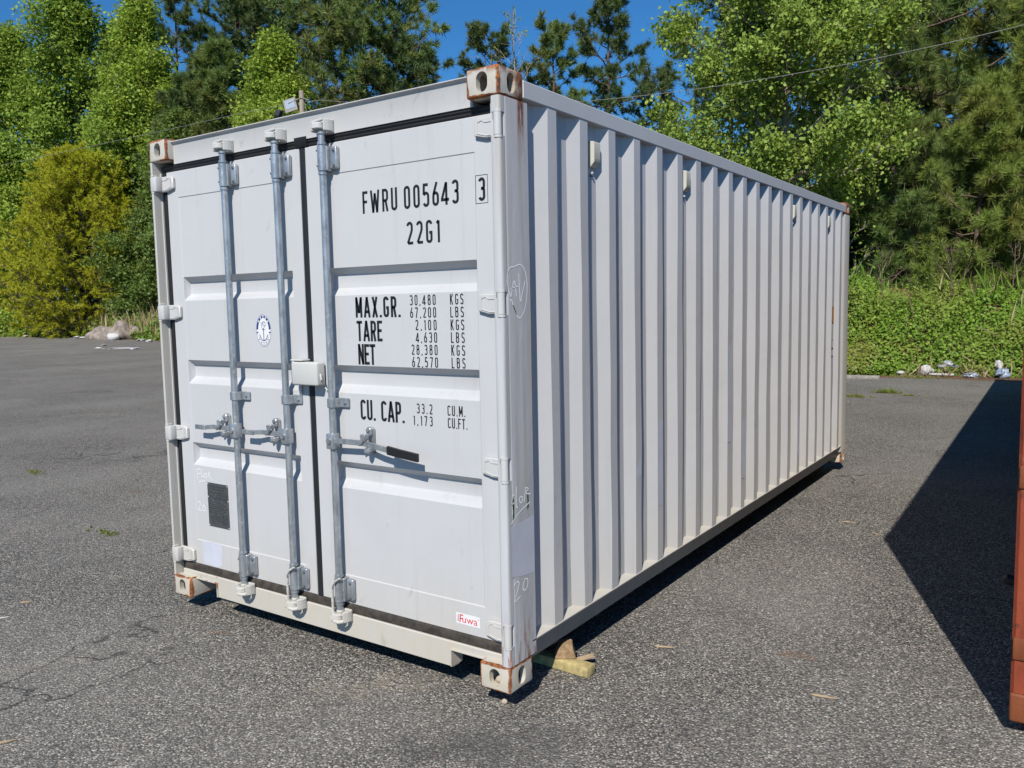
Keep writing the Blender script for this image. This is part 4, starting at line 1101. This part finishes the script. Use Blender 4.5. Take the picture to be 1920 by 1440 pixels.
pine("pine_tree", (1.1, 28.2, 0), "sunny full pine under the power line, right of the taller ones", 56, 14.6, 3.3, .14, 'pinel', 75, 16, 5, 24, 0.37, 0.019, sh_flat, group=PG)
pine("pine_tree", (2.3, 30.4, 0), "pine whose pointed top meets the sky near the right edge", 57, 12.0, 2.8, .12, 'pine', 64, 15, 5, 22, 0.37, 0.020, group=PG)
pine("pine_tree", (3.9, 32.0, 0), "rightmost pine, cut off by the right edge of view", 58, 11.6, 2.9, .12, 'pine', 62, 15, 5, 22, 0.37, 0.020, group=PG)
pine("pine_tree", (6.4, 31.0, 0), "pine standing beyond the right edge behind the red container", 59, 13.0, 3.4, .12, 'pine', 57, 15, 5, 21, 0.38, 0.020, group=PG)
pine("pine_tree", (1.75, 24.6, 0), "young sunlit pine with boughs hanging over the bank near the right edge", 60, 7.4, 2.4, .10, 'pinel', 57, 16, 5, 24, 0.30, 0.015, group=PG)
pine("pine_tree", (.1, 24.4, 0), "young pine with low boughs just above the middle of the ivy bank", 61, 6.6, 2.3, .10, 'pine', 57, 16, 5, 24, 0.30, 0.015, group=PG)
pine("pine_tree", (3.5, 25.6, 0), "young pine rising over the bank beside the red container", 62, 8.6, 2.6, .10, 'pinel', 57, 16, 5, 24, 0.33, 0.017, group=PG)
deciduous("leafy_tree", (-1.55, 21.6, 0), "thin leafy sapling with bare twigs at the container's far corner", 63, 4.6, 1.5, 0.32, .5, .085, 'bright', 20, 8, 2, 4, group=None, rad=.14)
deciduous("leafy_tree", (-10.2, 30.6, 0), "leafy tree hidden behind the white container's side", 64, 8.0, 2.8, 0.15, .5, 0.16, 'under', 40, 9, 3, 15, group=DG)
deciduous("leafy_tree", (-26.0, 35.5, 0), "leafy tree hidden behind the white container's doors", 65, 12.0, 4.4, 0.09, .5, 0.19, 'under', 50, 9, 4, 15, group=DG)

# ------------------------------------------------------------------ bank with ground cover, verge weeds, wood behind
rng = np.random.default_rng(77)
EX = np.array([e[0] for e in EDGE][::-1], float); EY = np.array([e[1] for e in EDGE][::-1], float)
def ey(x): return np.interp(x, EX, EY)
_ph = rng.uniform(0, 6.28, 12); _fr = rng.uniform(.5, 3.6, 12); _dr = rng.uniform(0, 6.28, 12)
def bumps(x, y, s=1.0):
    h = 0
    for k in range(12): h = h + np.sin((x * np.cos(_dr[k]) + y * np.sin(_dr[k])) * _fr[k] * s + _ph[k]) / (1 + _fr[k] * .8)
    return h
def bank_h(x, y):
    d = y - ey(x) - .95
    right = np.clip((x + 14) / 8, 0, 1)
    top = 1.62 * right + 1.25 * (1 - right)
    s = np.clip(d / 3.0, 0, 1); s = 1 - (1 - s) ** 2.2
    return np.maximum(0, s * (top + .46 * bumps(x, y) * right + .26 * bumps(x, y) * (1 - right) + .10 * bumps(x * 2.3, y * 2.3))) * (d > 0)
def sheet(name, xs, ds, mat, kind):
    X, Dd = np.meshgrid(xs, ds, indexing='ij'); Y = ey(X) + Dd; Z = bank_h(X, Y) - .02
    n, m = X.shape; V = np.stack([X, Y, Z], -1).reshape(-1, 3); i, j = np.meshgrid(np.arange(n - 1), np.arange(m - 1), indexing='ij')
    F = np.stack([i * m + j, (i + 1) * m + j, (i + 1) * m + j + 1, i * m + j + 1], -1).reshape(-1, 4)
    o = np_mesh(name, V, F, mat, None, True); o["kind"] = kind; return o
sheet("bank", np.concatenate([np.linspace(-100, -16, 170), np.linspace(-15.6, 22, 150)]), np.concatenate([np.linspace(.3, 3.9, 28), np.linspace(4, 60, 12)]), MT['soil'], "structure")
def cover(name, x0, x1, d0, d1, n, size, mat, lift, hug=1.0, thin=0):
    X = rng.uniform(x0, x1, n); d = d0 + (d1 - d0) * rng.uniform(0, 1, n) ** 1.15; Y = ey(X) + d
    if thin:                                   # leave ragged holes where soil and stems show
        keep = (bumps(X * 2.1 + 7, Y * 2.1 + d * 1.4) + rng.normal(0, .35, n)) < 2.2; X, Y, d = X[keep], Y[keep], d[keep]; n = len(X)
    Z = bank_h(X, Y); e = .08
    nx = -(bank_h(X + e, Y) - Z) / e; ny = -(bank_h(X, Y + e) - Z) / e
    N = unit(np.stack([nx, ny, np.ones(n)], -1)); l = np.abs(rng.normal(0, lift, n)) * (1 + .6 * bumps(X * 1.3, Y * 1.3 + Z))
    C = np.stack([X, Y, Z], -1) + N * np.clip(l, 0, None)[:, None]
    V, F = leaf_geo(rng, C, size, .25, N * hug + np.array([.25, -.5, .3]))
    o = np_mesh(name, V, F, LM[mat]); o["kind"] = "stuff"; return o
cover("ground_cover", -8, 7.5, .80, 5.9, 170000, .068, 'ivy', .12, 1.0, 1)
cover("roadside_weeds", -90, -24, .35, 4.5, 46000, .22, 'weeds', .30)
cover("roadside_weeds", -24, -8, .4, 4.0, 9000, .14, 'weeds', .18)
# dry stalks and twigs standing in the weeds
def stalks(name, x0, x1, d0, d1, n, h0, h1, wd_, mat, lean=.35):
    X = rng.uniform(x0, x1, n); Y = ey(X) + rng.uniform(d0, d1, n); Z = bank_h(X, Y)
    A = unit(np.stack([rng.normal(0, lean, n), rng.normal(0, lean, n), np.ones(n)], -1)); L = rng.uniform(h0, h1, n)[:, None]
    P = unit(np.cross(A, rng.normal(size=(n, 3)))) * wd_ / 2; C = np.stack([X, Y, Z], -1); B = rng.normal(0, .12, (n, 3)) * L
    V = np.stack([C - P, C + P, C + A * L * .55 + P * .7 + B * .3, C + A * L + B], 1).reshape(-1, 3)
    o = np_mesh(name, V, np.arange(4 * n).reshape(-1, 4), LM[mat]); o["kind"] = "stuff"; return o
stalks("dry_stalks", -64, -38, .5, 3.5, 1500, .6, 2.0, .045, 'straw')
stalks("dry_stalks", -6, 8, .8, 4.6, 380, .25, .8, .008, 'straw', .6)
stalks("dry_stalks", 1.0, 4.0, .3, 1.4, 320, .15, .5, .008, 'straw', .7)
stalks("green_shoots", -6, 8, 2.2, 5.2, 1400, .3, .9, .016, 'ivy', .45)
# bare twiggy saplings on top of the bank
def twiggy(x, d, Ht, seed, label):
    y = float(ey(x)) + d; root = empty("bare_shrub", (x, y, float(bank_h(np.array([x]), np.array([y]))[0]) - .05)); tag(root, label, "shrub", "bare shrubs on the bank")
    r_, wd, A, AD = tree_data(seed, Ht, Ht * .5, .06, 'dec', 9, 5, 1, sh_oval, .013); wd.build("branches", MT['bark_pine'], root)
twiggy(.2, 3.2, 1.5, 91, "bare grey twigs on top of the bank nearest the container's far corner")
twiggy(1.7, 3.4, 1.7, 92, "bare forked twigs on top of the bank under the young pines")
twiggy(3.0, 3.3, 1.4, 93, "bare grey brush on top of the bank near the red container")
# the wood behind everything
n = 130000; X = rng.uniform(-110, 24, n); dd = 9 + rng.uniform(0, 14, n) + np.clip((-X - 30) / 6, 0, 9); Y = ey(X) + dd
topz = np.interp(X, [-110, -66, -44, -34, -28, -11, -8, 24], [16, 14, 12, 10.5, 7, 6.5, 8.5, 8.5]) + 1.2 * bumps(X * .4, X * .1)
Z = rng.uniform(0, 1, n) ** .8 * topz; C = np.stack([X, Y, Z], -1)
V, F = leaf_geo(rng, C, .36, .5, np.array([0, -.4, .2])); o = np_mesh("distant_wood", V, F, LM['woods']); o["kind"] = "stuff"
# dark trunks one can make out at the right
for k, (x, y, h, r_) in enumerate(((-.55, 24.6, 7.5, .10), (.7, 26.6, 8, .09), (2.7, 27.4, 8, .10), (-2.2, 26.9, 8, .11))):
    wd = Wood(); t0 = np.linspace(0, 1, 7); wd.tube(np.column_stack([x + .12 * np.sin(t0 * 3 + k), np.full(7, y), t0 * h]), r_ * (1 - .5 * t0), 9)
    for q in range(7):
        a = q * 2.1 + k; z = 1.8 + q * .7; s_ = np.linspace(0, 1, 4)[:, None]
        wd.tube(np.array([x, y, z]) + s_ * np.array([math.cos(a) * .8, math.sin(a) * .8, .15]) , [.02, .015, .01, .004], 4)
    root = empty("dead_tree", (0, 0, 0)); wd.build("trunk", MT['bark_pine'], root)
    tag(root, ("thin bare trunk nearest the container's far corner", "thin bare trunk between the two young pines", "thin bare trunk behind the young pine by the red container", "thin bare trunk under the star leaved tree")[k], "tree", "bare trunks behind the bank")

# ------------------------------------------------------------------ pole with floodlights, power line
pr_ = empty("utility_pole", (-15.35, 14.85, 0)); tag(pr_, "weathered wooden pole with two floodlights peeking over the container doors", "utility pole")
MB().tube([(0, 0, 0), (0, 0, 8.36)], [.12, .075], 12).build("post", MT['pole'], pr_)
AX = Vector((.824, .566, 0)); FW = Vector((.565, -.82, 0))     # along the view's right, towards the lot
def PP(a, f_, z): v = AX * a + FW * f_; return (v.x, v.y, z)
b = MB(); b.tube([PP(-.40, .06, 7.98), PP(0, .09, 8.14), PP(.25, .08, 8.06)], .014, 6); b.tube([PP(.09, .05, 8.0), PP(.17, .05, 7.6)], .008, 5); b.build("bracket", MT['lampgrey'], pr_)
def flood(c, sz, rot, mat, lens):
    b = MB(); w_, h_, d_ = sz
    b.prism([(-d_ / 2, -h_ / 2), (-d_ / 2, h_ / 2), (d_ / 2, h_ * .30), (d_ / 2, -h_ * .30)], 'x', -w_ / 2, w_ / 2, .012)
    b.box((-w_ / 2 - .012, -d_ / 2 - .018, -h_ / 2 - .012), (w_ / 2 + .012, -d_ / 2 + .002, h_ / 2 + .012), .006)
    o = b.build("floodlight", mat, pr_); o.location = c; o.rotation_euler = rot
    l_ = MB(); l_.prism([(-w_ * .40, -h_ * .28), (-w_ * .40, h_ * .40), (w_ * .40, h_ * .40), (w_ * .40, -h_ * .28)], 'y', -d_ / 2 - .026, -d_ / 2 - .016, .004)
    l_.build("lens", lens, o)
flood((-.30, -.13, 7.92), (.38, .38, .22), (R(-6), R(-14), R(35 - 8)), MT['lampgrey'], MT['lens'])
flood((-.66, -.36, 7.72), (.20, .26, .14), (R(10), R(-18), R(35 + 150)), MT['lampdark'], MT['lampdark'])
cb = MB(); pts = [(-58, 16.2, 9.25), (-45, 15.95, 8.86), (-33.7, 15.75, 8.58), (-23.3, 15.45, 8.36), (-18.5, 15.2, 8.24), (-15.35, 14.95, 8.06)]
for k in range(1, 41): x = -15.35 + 26 * k / 40; pts.append((x, 14.95 + (x + 15.35) * .192, 7.0 + .0088 * (x + 4.4) ** 2 + (.0 if x > -4.4 else .0009 * (x + 4.4) ** 2)))
tag(cb.tube(pts, .007, 6).build("power_line", MT['cable']), "thin grey overhead cable sagging past the floodlight pole", "cable")

# ------------------------------------------------------------------ rocks, litter, twigs, weeds on the lot
def lump(name, loc, sz, seed, mat, label, cat, group=None, amp=.18, sub=3, rz=0, freq=1.5):
    o = MB().lump((0, 0, 0), sz[0], sz[1], sz[2], seed, amp, sub, freq).build(name, MT[mat], None, 50)
    o.location = loc; o.rotation_euler.z = rz; return tag(o, label, cat, group)
lump("boulder", (-51.3, 28.3, .25), (1.35, .8, .62), 3, 'rock', "long low pinkish boulder at the left edge of the asphalt", "boulder", "boulders at the lot edge", .2, 4, R(20), 2.2)
lump("boulder", (-49.3, 28.7, .40), (1.05, .8, .90), 5, 'rock', "taller blocky boulder touching the long low one", "boulder", "boulders at the lot edge", .22, 4, R(20), 2.4)
lump("boulder", (-72.5, 31.2, .2), (.55, .45, .5), 6, 'tan', "small tan boulder at the far left verge", "boulder", "boulders at the lot edge", .2, 3)
LG = "litter along the verge"
lump("foam_chunk", (-49.0, 27.6, .22), (.42, .3, .24), 7, 'foam', "white foam lump in front of the taller boulder", "litter", LG, .3)
for k, (x, y, a, bb, hh, mt, nm, lb_) in enumerate(((-36.3, 19.6, .30, .16, .05, 'foam', 'foam_scrap', "flat white foam scrap left of its neighbours on the far asphalt"), (-34.9, 19.9, .55, .15, .04, 'foam', 'foam_scrap', "longest flat white scrap on the far asphalt"),
        (-33.8, 20.0, .22, .14, .06, 'greyfilm', 'film_scrap', "grey film scrap on the far asphalt by the container"), (-44.6, 26.9, .30, .2, .08, 'foam', 'foam_scrap', "white scrap at the verge left of the container's hinges"),
        (-42.9, 26.4, .5, .2, .08, 'foam', 'foam_scrap', "white scraps against the container's left edge"), (-55.5, 28.9, .2, .16, .10, 'foam', 'foam_scrap', "small white scrap left of the boulders"),
        (-57.2, 29.4, .2, .14, .08, 'foam', 'foam_scrap', "tiny white scrap second from the boulders"), (-66.0, 29.9, .22, .14, .10, 'tan', 'paper_scrap', "tan scrap at the verge below the yellow shrub"), (-40.0, 21.9, .22, .12, .05, 'greyfilm', 'film_scrap', "dark film scrap on the asphalt below the boulders"))):
    lump(nm, (x, y, hh * .8), (a, bb, hh), 20 + k, mt, lb_, "litter", LG, .3, 2, k * .7, 2.5)
def slab(name, loc, sz, mat, label, cat, rz=0, rx=0, group=None):
    o = MB().box((-sz[0] / 2, -sz[1] / 2, 0), (sz[0] / 2, sz[1] / 2, sz[2]), .006, 2).build(name, MT[mat]); o.location = loc; o.rotation_euler = (rx, 0, rz); return tag(o, label, cat, group)
slab("foam_plank", (1.86, 17.62, .03), (.50, .07, .04), 'foam', "white foam plank lying along the foot of the ivy bank", "litter", R(4), 0, LG)
lump("plastic_bag", (1.55, 17.74, .11), (.13, .10, .12), 31, 'foam', "crumpled white bag left of the foam plank", "litter", LG, .32, 3, 0, 2.6)
lump("plastic_bag", (1.93, 17.98, .22), (.20, .09, .07), 32, 'greyfilm', "grey clear bag caught in the ivy above the foam plank", "litter", LG, .32, 3, 0, 2.6)
lump("wrapper", (2.42, 17.55, .05), (.15, .08, .05), 33, 'bluefilm', "blue wrapper at the foot of the ivy bank", "litter", LG, .3, 3, 0, 2.8)
lump("plastic_bag", (3.02, 17.6, .10), (.13, .09, .10), 34, 'bluefilm', "pale blue bag nearest the red container's shadow", "litter", LG, .34, 3, 0, 2.4)
lump("plastic_bag", (2.93, 17.9, .26), (.09, .07, .10), 35, 'foam', "white bag in the brush above the pale blue one", "litter", LG, .34, 3, 0, 2.4)
lump("paper_scrap", (.35, 17.6, .10), (.12, .09, .11), 36, 'tan', "tan lump at the foot of the bank, nearest the container", "litter", LG, .25, 2)
lump("foam_scrap", (.52, 17.55, .06), (.07, .06, .06), 37, 'foam', "small white scrap beside the tan lump", "litter", LG, .25, 2)
lump("foam_scrap", (1.05, 17.5, .07), (.09, .06, .04), 38, 'foam', "small white scrap midway along the foot of the bank", "litter", LG, .25, 2)
slab("kerb_stone", (.22, 16.45, 0), (1.15, .16, .07), 'concrete', "broken flush concrete kerb beside the container's far corner", "kerb", R(8))
slab("log", (-.55, 17.55, .06), (1.3, .15, .12), 'concrete', "grey timber half under the ivy at the container's far corner", "timber", R(6), R(4))
lump("stone", (2.315, .072, .016), (.016, .013, .013), 41, 'tan', "pale pebble under the near bottom corner of the container", "pebble", None, .2, 2)
lump("stone", (2.31, .05, CZ + .035), (.022, .02, .022), 42, 'tan', "brown pebble inside the near bottom corner's oval hole", "pebble", None, .2, 2)
def splinter(x, y, L, rz, mat, label):
    b = MB(); b.prism([(-L / 2, 0), (-L * .3, .006), (L * .1, .008), (L * .3, .003), (L / 2, .002), (L * .25, -.005), (-L * .3, -.006)], 'z', 0, .007, .0015)
    o = b.build("wood_chip", MT[mat]); o.location = (x, y, .006); o.rotation_euler.z = rz; tag(o, label, "wood chip", "wood chips on the asphalt")
splinter(2.66, .98, 0.102, R(20), 'palewood', "pale wood chip on the asphalt right of the yellow timber")
splinter(3.46, .86, 0.109, R(8), 'palewood', "pinkish wood chip on the asphalt midway to the red container")
splinter(-.72, -.66, 0.122, R(55), 'foam', "whitish stick at the left edge on the asphalt")
splinter(-.86, -.44, 0.068, R(40), 'palewood', "short pale chip beyond the whitish stick at the left edge")
splinter(.78, -1.30, 0.116, R(60), 'palewood', "pale chip at the bottom left corner on the asphalt")
splinter(2.9, 3.9, 0.095, R(10), 'palewood', "far pale chip on the asphalt beside the container's side")
splinter(3.15, 3.65, 0.082, R(-50), 'palewood', "tilted pale chip just left of the red container's shadow")
def tuft(x, y, r_, n, h, label, seed):
    rg_ = np.random.default_rng(seed); C = np.column_stack([x + rg_.normal(0, r_, n), y + rg_.normal(0, r_ * .35, n), np.full(n, .004)])
    V, F = tuft_geo(rg_, C, unit(np.column_stack([rg_.normal(0, .5, n), rg_.normal(0, .5, n), np.ones(n)])), h, 7, .010, .5)
    o = np_mesh("weed_tuft", V, F, LM['grass']); tag(o, label, "weeds", "weeds in the asphalt cracks")
tuft(1.10, 12.7, .13, 60, .09, "weed tuft low beside the container's far corner post", 1); tuft(1.46, 13.6, .10, 70, .13, "bushiest weed tuft on the asphalt before the ivy bank", 2)
tuft(1.86, 13.25, .09, 30, .07, "small sparse weed tuft right of the bushiest one", 3); tuft(1.05, 8.9, .12, 36, .06, "flat weed tuft nearest along the container's far side", 4)
tuft(-5.1, 1.65, .10, 34, .035, "thin weed tuft farther out on the left asphalt", 5); tuft(-2.0, .68, .09, 30, .035, "thin weed tuft on the left asphalt nearer the container", 6); tuft(1.5, 16.9, .3, 60, .12, "straw coloured tuft at the kerb below the ivy", 7)
